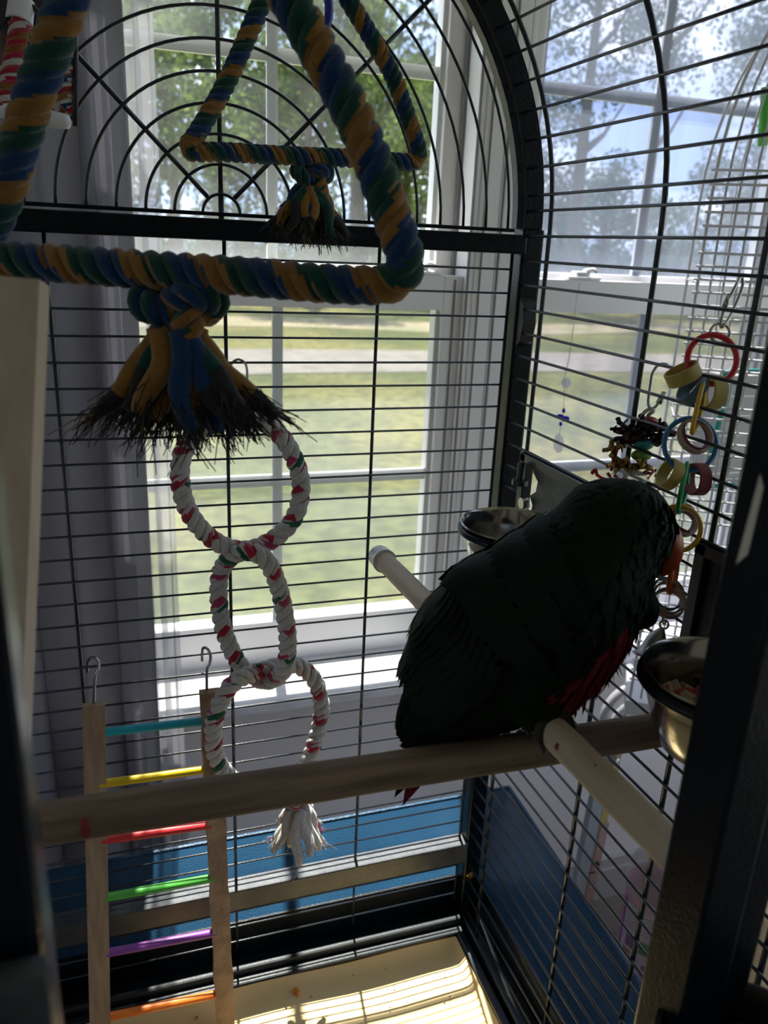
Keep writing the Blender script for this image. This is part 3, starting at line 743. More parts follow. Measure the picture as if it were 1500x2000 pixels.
# ---------------------------------------------------------------- pull-out tray with its paper
tr = thing('cage_tray', 'shallow black tray lined with cream paper in the bottom of the cage', 'tray', (XC, YF / 2, -.868))
x0, x1, y0, y1 = XL + .012, .146, YF + .02, -.020
b = MB(); t = .013; zt = -.838
for q in (((x0, y1 - t, -.866), (x1, y1, zt)), ((x0, y0, -.866), (x1, y0 + t, zt)), ((x0, y0 + t, -.866), (x0 + t, y1 - t, zt)), ((x1 - t, y0 + t, -.866), (x1, y1 - t, zt))): b.hull_box(q[0], q[1], .003)
b.box((x0 + .004, y0 + .004, -.8675), (x1 - .004, y1 - .004, -.8655))
b.build('tray_rim', M['rail'], tr, False)
b = MB(); nx, ny = 60, 50
xa, xb, ya, yb = x0 + t, x1 - t - .001, y0 + t, y1 - t - .001
for j in range(ny + 1):
    for i in range(nx + 1):
        u, v = i / nx, j / ny; x = xa + (xb - xa) * u; y = ya + (yb - ya) * v
        e = min(u * (xb - xa), (1 - u) * (xb - xa), v * (yb - ya), (1 - v) * (yb - ya))
        z = -.848 + .0022 * math.sin(x * 9 + 1) * math.sin(y * 14) + .0010 * math.sin(x * 31 + y * 17) + .009 * math.exp(-e / .006)
        b.v.append((x, y, z - .0018))
for j in range(ny):
    for i in range(nx): q = j * (nx + 1) + i; b.f.append((q, q + 1, q + nx + 2, q + nx + 1)); b.m.append(0)
b.build('paper_liner', M['paper'], tr)
p = at(580, 1937, Z=-.846); b = MB(); b.ell(p + V((0, 0, .001)), (V((1, .3, 0)).normalized(), V((-.3, 1, 0)).normalized(), V((0, 0, 1))), (.0042, .0065, .0025)); o = b.build('food_pellet', M['pellet']); tag(o, 'single orange pellet lying on the cream tray paper', 'pellet')
b = MB()
for k in range(60):
    x = rnd.uniform(xa + .05, xb - .01); y = rnd.uniform(-.30, yb - .01); s_ = rnd.uniform(.0006, .0018)
    b.ell((x, y, -.8475), (V((1, 0, 0)), V((0, 1, 0)), V((0, 0, 1))), (s_, s_ * rnd.uniform(.4, 1.6), .0006), 6, 4)
o = b.build('crumbs', M['crumb']); tag(o, 'scattered brown crumbs on the tray paper', 'crumbs', kind='stuff')

# ---------------------------------------------------------------- perches
def dowel(name, p, q, r, m_, label, cap=None, n=28, seg=30):
    t = thing(name, label, 'perch', (V(p) + V(q)) / 2); b = MB(); P = [V(p).lerp(V(q), i / seg) for i in range(seg + 1)]
    b.tube(P, [r * (1 + .012 * math.sin(i * 1.7) + .01 * math.sin(i * .6)) for i in range(seg + 1)], n)
    b.build('dowel', m_, t, True, 50)
    if cap:
        d = (V(q) - V(p)).normalized(); b = MB(); R_ = r * 1.18
        b.lathe([(0, -.004), (R_ * .75, -.004), (R_ * .95, -.002), (R_, .002), (R_, .016), (R_ * 1.06, .017), (R_ * 1.06, .020), (r * .9, .020)], p, axis=d, n=28); b.build('end_cap', M['white_plastic'], t, True, 40)
    return t
YP = -.377
pa = at(60, 1612, Y=YP); pb = at(1270, 1428, Y=YP); d = (pb - pa).normalized()
pA = pa - d * .17; pB = pb + d * .045
dowel('main_perch', pA, pB, .0132, M['perch'], 'thick weathered wooden perch running across the cage under the parrot')
da = at(741, 1086, X=.004); dn = at(1290, 1640, X=.004); dd = (dn - da).normalized()
print('dowel', da, dn, 'perch', pa, pb)
dowel('cross_perch', da, dn + dd * ((dn.y + .5415) / -dd.y), .0112, M['dowel'], 'slimmer pale dowel perch with white end cap, crossing over the thick perch', cap=True)
# red stain on the thick perch, red spots on the pale one
def stain(px, py, sx, sz, P, Q, r, m_, label_parent, nm='stain'):
    """a thin dried splash that hugs the dowel's near side"""
    ax = (Q - P).normalized(); c = at(px, py, D=(at(px, py, Y=YP) - V(CAM)).dot(FW)) if False else None
    t0 = V(ray(px, py)).normalized(); w0 = V(CAM) - P
    a_, b_, c_ = ax.dot(ax), ax.dot(t0), t0.dot(t0); d_, e_ = ax.dot(w0), t0.dot(w0)
    s_ = (d_ * c_ - b_ * e_) / (a_ * c_ - b_ * b_) ; C0 = P + ax * s_
    perp = (V(CAM) - C0); perp = (perp - ax * perp.dot(ax)).normalized()
    # offset round the dowel so that it shows at py
    side = ax.cross(perp)
    hit = V(CAM) + t0 * ((C0 + perp * r - V(CAM)).dot(perp) / t0.dot(perp)); a0 = math.asin(max(-.95, min(.95, (hit - C0).dot(side) / r)))
    b = MB(); na, nb = 8, 5
    for j in range(nb + 1):
        for i in range(na + 1):
            u = -1 + 2 * i / na; v = -1 + 2 * j / nb; aa = a0 + v * sz / r; w_ = sx * (1 - .5 * abs(v) ** 2) * (1 + .25 * math.sin(v * 5))
            b.v.append(tuple(C0 + ax * (u * w_) + (perp * math.cos(aa) + side * math.sin(aa)) * (r * 1.022)))
    for j in range(nb):
        for i in range(na): q = j * (na + 1) + i; b.f.append((q, q + 1, q + na + 2, q + na + 1)); b.m.append(0)
    return b.build(nm, m_, label_parent)
mp_ = bpy.data.objects['main_perch']; cp_ = bpy.data.objects['cross_perch']
M['stain'] = mat('dried_berry', (.25, .03, .03), .5)
stain(168, 1620, .0028, .007, pA, pB, .0132, M['stain'], mp_)
stain(1103, 1474, .0022, .0025, da, dn, .0112, M['stain'], cp_); stain(1180, 1512, .0008, .001, da, dn, .0112, M['stain'], cp_)

# ---------------------------------------------------------------- steel bowls
def bowl(c, R_, H, label, ring_to, food=False):
    t = thing('feeding_bowl', label, 'bowl', (c.x, c.y, c.z - H))
    b = MB(); pr = [(0, -H), (R_ * .55, -H), (R_ * .66, -H + .003), (R_ * .82, -H * .62), (R_ * .92, -H * .32), (R_ * .945, -.004), (R_ * 1.0, -.002), (R_ * 1.02, .0002), (R_ * 1.0, .0015), (R_ * .935, -.001), (R_ * .90, -H * .32), (R_ * .80, -H * .6), (R_ * .63, -H + .005), (0, -H + .004)]
    b.lathe(pr, c, n=56); b.build('bowl', M['steel'], t, True, 50)
    b = MB(); n = 48
    b.tube([c + V((R_ * 1.0 * math.cos(2 * math.pi * i / n), R_ * 1.0 * math.sin(2 * math.pi * i / n), -.007)) for i in range(n)], .0038, 10, closed=True)
    g = V((ring_to, c.y, c.z - .007)); b.tube([c + V((R_, .01, -.007)), g + V((0, .01, 0))], .003, 8); b.tube([c + V((R_, -.01, -.007)), g + V((0, -.01, 0))], .003, 8)
    b.build('holder_ring', M['coat'], t)
    if food:
        b = MB(); r = random.Random(4)
        for k in range(90):
            a = r.uniform(0, 6.28); q = R_ * .72 * math.sqrt(r.random()); p = c + V((q * math.cos(a), q * math.sin(a), -H * .52 + r.uniform(-.004, .008)))
            u = V((r.gauss(0, 1), r.gauss(0, 1), r.gauss(0, .6))).normalized(); v_ = u.orthogonal().normalized(); w_ = u.cross(v_)
            s_ = r.uniform(.003, .009); b.obox(p, (u, v_, w_), (s_, s_ * r.uniform(.5, 1), s_ * .22), r.choice([0, 0, 0, 1, 2]))
        o = b.build('dried_food', [mat('dried_fruit_chip', (.42, .34, .25), .8), mat('red_chip', (.30, .03, .03), .7), mat('brown_chip', (.14, .08, .05), .8)], t, False); o['kind'] = 'stuff'
    return t
bowl(at(1001, 1024, X=.098), .0515, .055, 'empty steel feeding bowl with black rim, behind the parrot back', X1 - .004)
bowl(at(1414, 1318, X=.100), .0515, .058, 'steel feeding bowl of dried food, half hidden by the right jamb', X2 - .004, food=True)
c = at(1480, 2085, D=.40)
t = thing('near_bowl', 'dark plastic bowl rim in the near right corner, outside the doorway', 'bowl', c - V((0, 0, .05)))
b = MB(); b.lathe([(0, -.05), (.032, -.05), (.044, -.03), (.0475, -.002), (.050, 0), (.0505, .002), (.048, .003), (.0455, -.001), (.042, -.028), (.031, -.046), (0, -.046)], c, n=56); b.build('bowl', mat('dark_bowl', (.012, .011, .010), .35, spec=.4), t, True, 60)
b = MB(); b.tube([c + V((.049, 0, -.006)), V((XJ2 + .012, YJF + .004, c.z - .006))], .003, 8); b.build('bracket', M['coat'], t)

# ================================================================ rope toys
PALR = [M['ropeyel'], M['ropeblu'], M['ropegrn']]
def px_plane(pts, p0, n_): return [at_pl(x, y, p0, n_) for x, y in pts]
def knot(mb, c, ax, sx, sy, R, pitch, pal, ns=3, cl=2.4):
    """a tight overhand knot: a trefoil laid flat about c"""
    P = []
    for i in range(60):
        t = 2 * math.pi * i / 60
        x = (math.sin(t) + 1.55 * math.sin(2 * t)) / 2.4; y = (math.cos(t) - 1.55 * math.cos(2 * t)) / 2.4; z = -math.sin(3 * t)
        P.append(c + ax[0] * (x * sx) + ax[1] * (y * sy) + ax[2] * (z * R * .75))
    rope(mb, P, R, pitch, pal, closed=True, ns=ns, cl=cl)
def tassel(root, name, top, L, spread, locks, mats, fr, seed, R0=.011, axx=V((1, 0, 0)), fringe=120, lockr=.0045, fl=.35, wr=.00045, fmat=None, flare=1.4, dark=99):
    r = random.Random(seed); ayy = V((0, 0, 1)).cross(axx)
    b = MB(); f = MB(); ends = []
    for k in range(locks):
        a = r.uniform(0, 6.28); q = math.sqrt(r.random())
        s0 = top + axx * (R0 * q * math.cos(a)) + ayy * (R0 * q * math.sin(a))
        dx = spread * q * math.cos(a) * r.uniform(.7, 1.15); dy = spread * q * math.sin(a) * r.uniform(.5, 1)
        l = L * r.uniform(.80, 1.0) * (1 - .15 * q)
        P = []
        for i in range(9):
            u = i / 8
            P.append(s0 + axx * (dx * u ** flare + .003 * math.sin(u * 7 + k)) + ayy * (dy * u ** flare) - V((0, 0, l * u)))
        rr = [lockr * (1 + .35 * math.sin(i * .45)) * (1 if i < 8 else .85) for i in range(9)]
        b.tube(P, rr, 8, flat=.75, colf=lambda i, q_, k=k: (len(mats) if i + (k * 7 % 3) >= dark + 1 and (k % 5) else k % len(mats)))
        ends.append((P[-1], (P[-1] - P[-3]).normalized(), k % len(mats)))
    b.build(name, mats + ([fmat] if fmat else []), root)
    for k in range(fringe):
        p, d, mi = r.choice(ends); p = p + V((r.gauss(0, 1), r.gauss(0, 1), 0)) * lockr * .55 - d * lockr * r.uniform(0, 6.5)
        dd = (d + V((r.gauss(0, .35), r.gauss(0, .35), r.gauss(0, .15)))).normalized(); l = fr * r.uniform(.4, 1.2)
        Q = [p, p + dd * l * .5 + V((r.gauss(0, 1), 0, r.gauss(0, 1))) * l * .05, p + dd * l + V((r.gauss(0, .12) * l, 0, -.12 * l))]
        f.tube(Q, [wr, wr, wr * .7], 3, cap=False, mi=(mi if not fmat else (len(mats) if r.random() < fl else mi)))
    o = f.build('fringe', mats + ([fmat] if fmat else []), root); o['kind'] = 'stuff'

# near triangular rope swing
pl_ = at(0, 505, D=.50); pr_ = at(780, 545, D=.475)
hx = (pr_ - pl_); hx.z = 0; hx.normalize(); nn = hx.cross(V((0, 0, 1)))
near = px_plane([(-45, 500), (10, 508), (120, 515), (240, 524), (330, 530), (450, 538), (600, 551), (700, 557), (768, 552), (792, 520), (782, 470), (757, 400), (733, 330), (705, 260), (672, 190), (636, 125), (600, 60), (566, 0), (530, -65), (470, -180), (400, -320), (352, -420), (318, -440), (285, -415), (240, -300), (190, -170), (150, -60), (118, 40), (90, 120), (62, 200), (38, 280), (12, 370), (-18, 440), (-48, 475)], pl_, nn)
t = thing('rope_swing', 'thick yellow, blue and green rope triangle nearest the viewer, with knot and tassel', 'rope swing', at_pl(340, 560, pl_, nn))
b = MB(); rope(b, spline(near, 4, True), .0122, .033, [0, 1, 2], closed=True, ring=12, cl=3.1); b.build('rope', PALR, t)
kc = at_pl(350, 603, pl_ - nn * .004, nn); b = MB(); knot(b, kc, (hx, V((0, 0, 1)), nn), .0225, .0150, .0108, .030, [0, 1, 2], cl=3.0); b.build('knot', PALR, t)
tassel(t, 'tassel', at_pl(342, 640, pl_, nn), .070, .046, 34, PALR, .024, 11, R0=.015, axx=hx, fringe=1500, lockr=.0055, fl=.93, wr=.0005, fmat=M['fringe'], flare=1.9, dark=5)
ap = at_pl(318, -445, pl_, nn); b = MB(); b.tube([ap + V((0, 0, .012)), V((ap.x, ap.y, ZS + math.sqrt(max(.0, .3205 ** 2 - (ap.x - XC) ** 2))))], .0022, 8); b.build('hanger', M['nickel'], t)
# far triangular rope swing
pl2 = at(370, 300, Y=-.105); nn2 = V((.10, -1, 0)).normalized(); hx2 = V((1, .10, 0)).normalized()
far = px_plane([(376, 296), (440, 297), (520, 302), (600, 306), (680, 309), (760, 315), (808, 316), (818, 298), (808, 262), (790, 210), (768, 150), (738, 95), (705, 40), (672, -15), (640, -80), (612, -120), (590, -125), (565, -110), (530, -50), (508, 12), (488, 60), (462, 120), (438, 170), (410, 220), (382, 265), (368, 285)], pl2, nn2)
t = thing('rope_swing', 'smaller yellow, blue and green rope triangle hanging in front of the sunburst', 'rope swing', at_pl(610, 320, pl2, nn2))
b = MB(); rope(b, spline(far, 4, True), .0080, .0215, [0, 1, 2], closed=True, ring=12, cl=3.1); b.build('rope', PALR, t)
kc2 = at_pl(610, 348, pl2 - nn2 * .004, nn2); b = MB(); knot(b, kc2, (hx2, V((0, 0, 1)), nn2), .0145, .0105, .0072, .020, [0, 1, 2], cl=3.0); b.build('knot', PALR, t)
tassel(t, 'tassel', at_pl(608, 366, pl2, nn2), .046, .028, 28, PALR, .012, 12, R0=.010, axx=hx2, fringe=900, lockr=.0040, fl=.9, wr=.0004, fmat=M['fringe'], flare=1.5, dark=4)
ap = at_pl(592, -122, pl2, nn2); b = MB(); b.tube([ap, V((ap.x, ap.y, ZS + math.sqrt(max(.0, .3205 ** 2 - (ap.x - XC) ** 2))))], .0016, 8); b.build('hanger', M['nickel'], t)
# blue plastic ring and link that carry the swings
b = MB(); cR = at(598, 12, Y=-.15); b.tube([cR + V((.0185 * math.cos(a), .004 * math.cos(a), .0235 * math.sin(a))) for a in [2 * math.pi * i / 40 for i in range(40)]], .0034, 10, closed=True)
o = b.build('plastic_ring', M['deepblue']); tag(o, 'dark blue plastic ring behind the near rope at the top of the cage', 'ring')

# three linked cotton rope rings
PW = [M['ropewhi'], M['ropered'], M['ropedkg'], M['ropepink']]
palw = [0, 1, 0, 0, 2, 0]
t = thing('rope_ring_chain', 'three linked white cotton rope rings flecked red and green, ending in a frayed tassel', 'rope toy', at(470, 800, Y=-.03))
r1c = at(470, 942, Y=-.032)
def ringpts(px, dy=None, Y=-.03): return [at(x, y, Y=Y + (dy[i] if dy else 0)) for i, (x, y) in enumerate(px)]
RRW = .0103
ring1 = ringpts([(475, 816), (535, 838), (572, 890), (588, 950), (575, 1010), (535, 1052), (480, 1074), (425, 1060), (378, 1015), (354, 955), (356, 890), (390, 840)], None, -.032)
b = MB(); rope(b, spline(ring1, 8, True), RRW, .034, palw, closed=True, ns=3, ring=12, patch=[1, 2, 1, 0, 3, 1, 2, 3, 1, 0, 1]); b.build('rope_ring', PW, t)
ring2 = ringpts([(455, 1085), (430, 1120), (428, 1180), (440, 1240), (470, 1300), (515, 1330), (552, 1312), (562, 1260), (556, 1200), (542, 1140), (520, 1095), (490, 1078)], [-.004, .020, .018, .016, .014, -.004, -.020, -.024, -.022, -.02, -.022, -.018])
b = MB(); rope(b, spline(ring2, 8, True), RRW, .034, palw, closed=True, ns=3, ring=12, patch=[1, 2, 1, 0, 3, 1, 2, 3, 1, 0, 1]); b.build('rope_ring', PW, t)
ring3 = ringpts([(505, 1312), (455, 1335), (425, 1385), (416, 1440), (430, 1495), (475, 1535), (530, 1545), (590, 1505), (618, 1440), (628, 1380), (612, 1325), (570, 1298)], [-.006, -.022, -.024, -.022, -.018, -.010, -.004, 0, .004, .010, .014, .012])
b = MB(); rope(b, spline(ring3, 8, True), RRW, .034, palw, closed=True, ns=3, ring=12, patch=[1, 2, 1, 0, 3, 1, 2, 3, 1, 0, 1]); b.build('rope_ring', PW, t)
b = MB(); kc3 = at(570, 1555, Y=-.03); knot(b, kc3, (V((1, 0, 0)), V((0, 0, 1)), V((0, -1, 0))), .016, .010, .0075, .024, palw, cl=3.3); b.build('knot', PW, t)
tassel(t, 'tassel', at(583, 1575, Y=-.03), .070, .034, 20, [PW[0], PW[0], PW[0], PW[1], PW[0], PW[2], PW[0], PW[3]], .016, 14, R0=.013, fringe=240, lockr=.0052, fl=.0, wr=.0004, fmat=PW[0], flare=1.3)
def link(b, P, r, cx=False, n=10): b.tube(spline(P, 6, True), r, n, closed=True)
b = MB(); link(b, ringpts([(466, 702), (480, 712), (483, 740), (477, 768), (468, 774), (458, 762), (450, 730), (453, 710)], [.008, .006, 0, -.004, -.004, 0, .004, .008], -.008), .0013); b.tube([at(452, 728, Y=-.006), at(459, 752, Y=-.010)], .0023, 8); b.build('quick_link', M['nickel'], t)
b = MB(); cc = at(477, 797, Y=-.032); b.tube([cc + V((.0022 * math.cos(a), .016 * math.cos(a), .0175 * math.sin(a))) for a in [2 * math.pi * i / 36 for i in range(36)]], .0012, 8, closed=True); b.build('key_ring', M['nickel'], t)

# ---------------------------------------------------------------- ladder
ft = [at(183, 1376, Y=-.030), at(196, 2010, Y=-.075)]; fr_ = [at(409, 1349, Y=-.030), at(441, 2010, Y=-.075)]
ft[0] = V(ft[0]); t = thing('bird_ladder', 'wooden ladder with bright coloured rungs hooked on the back panel at the lower left', 'ladder', (ft[0] + fr_[0]) / 2)
def rail(p, q, w, d, m_):
    a = (q - p).normalized(); x = V((1, 0, 0)); x = (x - a * x.dot(a)).normalized(); y = a.cross(x)
    b = MB(); n = 24
    for i in range(n + 1):
        c = p.lerp(q, i / n); k = 1 + (.06 * math.sin(i * 2.3) + .05 * math.sin(i * 5.1) if m_ is M['chewed'] else 0)
        for sx, sy in ((-1, -1), (1, -1), (1, 1), (-1, 1)): b.v.append(tuple(c + x * (sx * w * .5 * k) + y * (sy * d * .5)))
    for i in range(n):
        for k in range(4): l = (k + 1) % 4; b.f.append((4 * i + k, 4 * i + l, 4 * i + 4 + l, 4 * i + 4 + k)); b.m.append(0)
    b.f += [(3, 2, 1, 0), (4 * n, 4 * n + 1, 4 * n + 2, 4 * n + 3)]; b.m += [0, 0]
    o = b.build('side_rail', m_, t, False); return o
rail(ft[0], ft[1], .0225, .010, M['pine']); o = rail(fr_[0], fr_[1], .0215, .012, M['chewed']); o['label'] = 'chewed side rail'
for (xa_, ya_), (xb_, yb_), nm in [((200, 1431), (392, 1409), 'r_teal'), ((204, 1530), (398, 1503), 'r_yel'), ((208, 1640), (404, 1612), 'r_red'), ((212, 1752), (410, 1716), 'r_grn'), ((216, 1860), (416, 1822), 'r_pur'), ((220, 1984), (422, 1942), 'r_ora')]:
    fa = (ya_ - 1376) / 634; fb = (yb_ - 1349) / 661
    p = at(xa_, ya_, Y=-.030 - .045 * fa); q = at(xb_, yb_, Y=-.030 - .045 * fb); d_ = (q - p).normalized()
    b = MB(); b.tube([p - d_ * .005, q + d_ * .005], .0048, 16); o = b.build('rung', M[nm], t, True, 50); o['label'] = nm and {'r_teal': 'turquoise', 'r_yel': 'yellow', 'r_red': 'red', 'r_grn': 'green', 'r_pur': 'purple', 'r_ora': 'orange'}[nm] + ' rung'
for top, hk in ((ft[0], [(183, 1378), (184, 1340), (186, 1320), (192, 1308), (192, 1293), (184, 1284), (174, 1287), (171, 1300), (171, 1312)]), (fr_[0], [(404, 1352), (404, 1318), (405, 1305), (410, 1294), (411, 1280), (405, 1267), (397, 1266), (395, 1277), (395, 1290)])):
    n = len(hk); P = [at(x, y, Y=-.028 + (.034 * max(0, (i - 3)) / 5 if i > 3 else 0)) for i, (x, y) in enumerate(hk)]
    b = MB(); b.tube(spline(P, 5), .0016, 10); b.build('hook', M['nickel'], t)

# pale board leaning near the left edge
p0, q0 = at(28, 548, Y=-.40), at(-16, 1700, Y=-.47)
b = MB(); a = (q0 - p0).normalized(); x = V((1, -.25, 0)); x = (x - a * x.dot(a)).normalized(); y = a.cross(x)
b.obox((p0 + q0) / 2, (x, y, a), (.0135, .007, (q0 - p0).length / 2)); o = b.build('wooden_board', M['board'], None, False)
import bmesh
tag(o, 'pale squared wooden board standing at the left edge of the view, above the door jamb', 'board')

# ---------------------------------------------------------------- chain toy on the right
def circ(c, u, v, r1, r2=None, n=36): r2 = r2 or r1; return [c + u * (r1 * math.cos(2 * math.pi * i / n)) + v * (r2 * math.sin(2 * math.pi * i / n)) for i in range(n)]
Dp = .62
def pp(x, y, dd=0): return at(x, y, D=Dp + dd)
K = Dp / FPX
t = thing('chain_toy', 'chain of coloured plastic links and wooden rings with a bell, beside the parrot beak', 'bird toy', pp(1407, 640))
b = MB(); link(b, [pp(1447, 540, .0), pp(1450, 560, .004), pp(1432, 605, .004), pp(1414, 636), pp(1407, 634), pp(1414, 605, -.004), pp(1436, 560, -.004)], .0013); b.tube([pp(1424, 575, -.004), pp(1415, 602, -.004)], .0022, 8); b.build('quick_link', M['nickel'], t)
b = MB(); b.tube(circ(pp(1406, 651), RX, UP, 19 * K), .0011, 8, closed=True); b.build('key_ring', M['nickel'], t)
def big(cx, cy, r, m_, u=RX, v=UP, th=4.5, flat=.5, dd=0, rv=None):
    b = MB(); b.tube(circ(pp(cx, cy, dd), u, v, r * K, (rv or r) * K), th * K, 10, closed=True, flat=1); o = b.build('plastic_ring', m_, t); return o
big(1391, 702, 48, M['red'], th=6); 
def wood(cx, cy, axis, r, h, m_, dd=0, th=.0016):
    b = MB(); R_ = r * K; H = h * K / 2
    b.lathe([(R_ - th, -H), (R_ - th * .3, -H), (R_, -H + .0004), (R_, H - .0004), (R_ - th * .3, H), (R_ - th, H), (R_ - th, -H)], pp(cx, cy, dd), axis=axis, n=32); return b.build('wooden_ring', m_, t, True, 50)
ax2 = lambda a, k=.15: (RX * math.cos(math.radians(a)) + UP * math.sin(math.radians(a)) + FW * k)
wood(1334, 731, ax2(-60, .25), 34, 27, M['woodyel']); wood(1353, 760, ax2(-32, .2), 33, 24, M['woodblu'], .004); wood(1389, 766, ax2(-2, .25), 34, 30, M['woodyel'], .004)
def oval(P, m_, r=4.5, label=None):
    b = MB(); b.tube(spline([pp(*q) for q in P], 6, True), r * K, 10, closed=True); return b.build('plastic_link', m_, t)
oval([(1376, 742, 0), (1374, 780, .010), (1364, 820, .012), (1354, 845, .004), (1352, 840, -.006), (1360, 800, -.012), (1370, 760, -.010)], M['yellow'], 4.5)
big(1348, 868, 51, M['blue'], th=5)
wood(1358, 848, ax2(35, -2.6), 34, 17, M['woodred'], .006); wood(1358, 852, ax2(60, -2.8), 36, 14, M['woodraw'], -.004); 
wood(1309, 926, ax2(-25, .2), 30, 24, M['woodyel'], -.002); wood(1362, 936, ax2(0, .2), 32, 25, M['woodred'])
oval([(1342, 905, 0), (1343, 930, .010), (1338, 965, .012), (1328, 998, .004), (1324, 994, -.006), (1330, 960, -.012), (1338, 925, -.010)], M['green'], 5)
big(1325, 1032, 44, M['yellow'], th=5, dd=.004)
wood(1335, 1012, ax2(35, -2.4), 30, 16, M['woodred'], .012); wood(1336, 1022, ax2(60, -2.6), 27, 13, M['woodraw'], 0)
wood(1284, 1106, ax2(-20, .3), 20, 22, M['woodyel'], .0)
oval([(1322, 1085, 0), (1322, 1110, .010), (1318, 1135, .010), (1310, 1156, .003), (1306, 1152, -.006), (1310, 1120, -.010), (1316, 1095, -.008)], M['orange'], 5)
wood(1303, 1160, ax2(70, -2.6), 34, 16, M['woodblu'], .012); wood(1305, 1168, ax2(80, -2.8), 33, 17, M['woodraw'], .0); wood(1306, 1178, ax2(95, -1.7), 31, 15, M['woodraw'], -.006)
b = MB(); b.tube(spline([pp(1300, 1183, -.002), pp(1297, 1196), pp(1294, 1212), pp(1297, 1219), pp(1301, 1213)], 5), .0008, 6); b.build('wire_hook', M['nickel'], t)
bc = pp(1296, 1222); ba = (UP * .90 + RX * .46 + FW * .05).normalized(); b = MB()
b.lathe([(r_ * .8, h_ * .78) for r_, h_ in [(0, 0), (.003, 0), (.0055, -.004), (.0085, -.008), (.0098, -.014), (.0104, -.022), (.0125, -.029), (.0155, -.0325), (.0155, -.034), (.0135, -.033), (.010, -.026), (.008, -.012), (0, -.006)]], bc - ba * .003, axis=ba, n=36)
b.tube(circ(bc + ba * .001, RX, UP, .0034, .0034, 16), .0009, 6, closed=True); b.build('bell', mat('dull_bell_metal', (.42, .41, .39), .48, .8), t, True, 40)

# second toy: hook, beads, crinkled strips, clear ball
Dq = .70
def pq(x, y, dd=0): return at(x, y, D=Dq + dd)
K2 = Dq / FPX
t = thing('bead_toy', 'small toy of beads, crinkled strips and clear ball above the parrot head', 'bird toy', pq(1268, 800))
b = MB(); b.tube(spline([pq(1320, 725, .01), pq(1305, 713), pq(1288, 712), pq(1275, 728), pq(1270, 755), pq(1266, 785), pq(1270, 797), pq(1280, 795), pq(1292, 778)], 6), .0014, 8); b.tube([pq(1286, 788), pq(1298, 767)], .0028, 10); b.build('wire_clip', M['nickel'], t)
b = MB(); b.tube(spline([pq(1250, 822), pq(1258, 806), pq(1270, 799), pq(1276, 803, -.004), pq(1266, 812), pq(1264, 830)], 6), .0017, 8); b.build('cord', M['cord'], t)
for x, y, rx, ry, nm in ((1264, 824, 21, 11, 'beadred'), (1257, 868, 20, 12, 'beadteal'), (1253, 889, 20, 12, 'beadgrn')):
    b = MB(); b.ell(pq(x, y), (RX, FW, UP), (rx * K2, rx * K2, ry * K2), 20, 12); b.build('bead', M[nm], t)
def crinkle(n, cx, cy, wx, wy, m_, seed, nm, rw=.0011, tilt=0):
    r = random.Random(seed); b = MB()
    for k in range(n):
        x = cx + r.uniform(-.3, .3) * wx; y = cy + r.uniform(-.5, .5) * wy; P = []
        a = r.choice([0, math.pi]) + r.gauss(0, .35) + tilt
        for i in range(9):
            P.append(pq(x, y, r.uniform(-.012, .012))); a += r.gauss(0, .5); l = wx / 9
            x += math.cos(a) * l; y += math.sin(a) * l * .6
        b.tube(spline(P, 3), rw, 4, flat=.35)
    return b.build(nm, m_, t)
crinkle(22, 1258, 846, 62, 22, M['rattan'], 2, 'crinkled_strips', .0022); crinkle(6, 1222, 838, 45, 10, M['rattan'], 6, 'crinkled_strips', .0015)
crinkle(16, 1236, 905, 50, 22, M['crinky'], 3, 'crinkled_strips', .0022, tilt=-.7); crinkle(7, 1208, 880, 36, 10, M['crinky'], 13, 'crinkled_strips', .0020, tilt=-.6)
b = MB(); b.ell(pq(1226, 958), (RX, FW, UP), (46 * K2,) * 3, 24, 14); b.build('clear_ball', M['clear'], t)
crinkle(8, 1222, 950, 50, 30, M['ribbonr'], 4, 'red_strips', .0014); crinkle(6, 1268, 940, 40, 30, M['ribbonp'], 5, 'pink_strips', .0014)
b = MB(); b.tube(spline([pq(1207, 868), pq(1203, 885), pq(1196, 905), pq(1194, 920)], 4), .0016, 5, flat=.3); b.tube(spline([pq(1155, 925), pq(1163, 918), pq(1166, 927), pq(1176, 934), pq(1186, 936)], 4), .0020, 5, flat=.4); b.build('red_strips', M['ribbonr'], t)

# crystal chain hanging from the window latch
Ys = .405
def ps(x, y): return at(x, y, Y=Ys)
t = thing('crystal_suncatcher', 'hanging crystal drop with blue gems on a thin chain in front of the dusty window', 'sun catcher', ps(1130, 556))
b = MB(); P = [ps(1133, 552), ps(1128, 572), ps(1125, 592), ps(1118, 650), ps(1111, 700), ps(1104, 730)]; Q, L = resample(spline(P, 6), .0034)
for i in range(len(Q) - 1):
    d_ = (Q[i + 1] - Q[i]).normalized(); s_ = RX if i % 2 else FW; s_ = (s_ - d_ * s_.dot(d_)).normalized()
    b.tube(circ((Q[i] + Q[i + 1]) / 2, d_, s_, .0022, .0010, 8), .00035, 4, closed=True)
b.tube([ps(1103, 730), ps(1101, 800), ps(1094, 838), ps(1092, 850)], .0005, 5); b.build('chain', M['nickel'], t)
def gem(x, y, rx, ry, m_, nm):
    b = MB(); c_ = ps(x, y); k = .0008
    b.ell(c_, (RX, FW, UP), (rx * k, rx * k * .5, ry * k), 8, 5); b.build(nm, m_, t, False)
gem(1106, 748, 11, 12, M['crystal'], 'crystal'); gem(1101, 802, 4, 6, M['bluegem'], 'blue_gem'); gem(1094, 812, 8, 4, M['bluegem'], 'blue_gem'); gem(1104, 818, 10, 7, M['bluegem'], 'blue_gem'); gem(1095, 828, 4, 5, M['bluegem'], 'blue_gem'); gem(1091, 866, 12, 22, M['crystal'], 'crystal_drop')

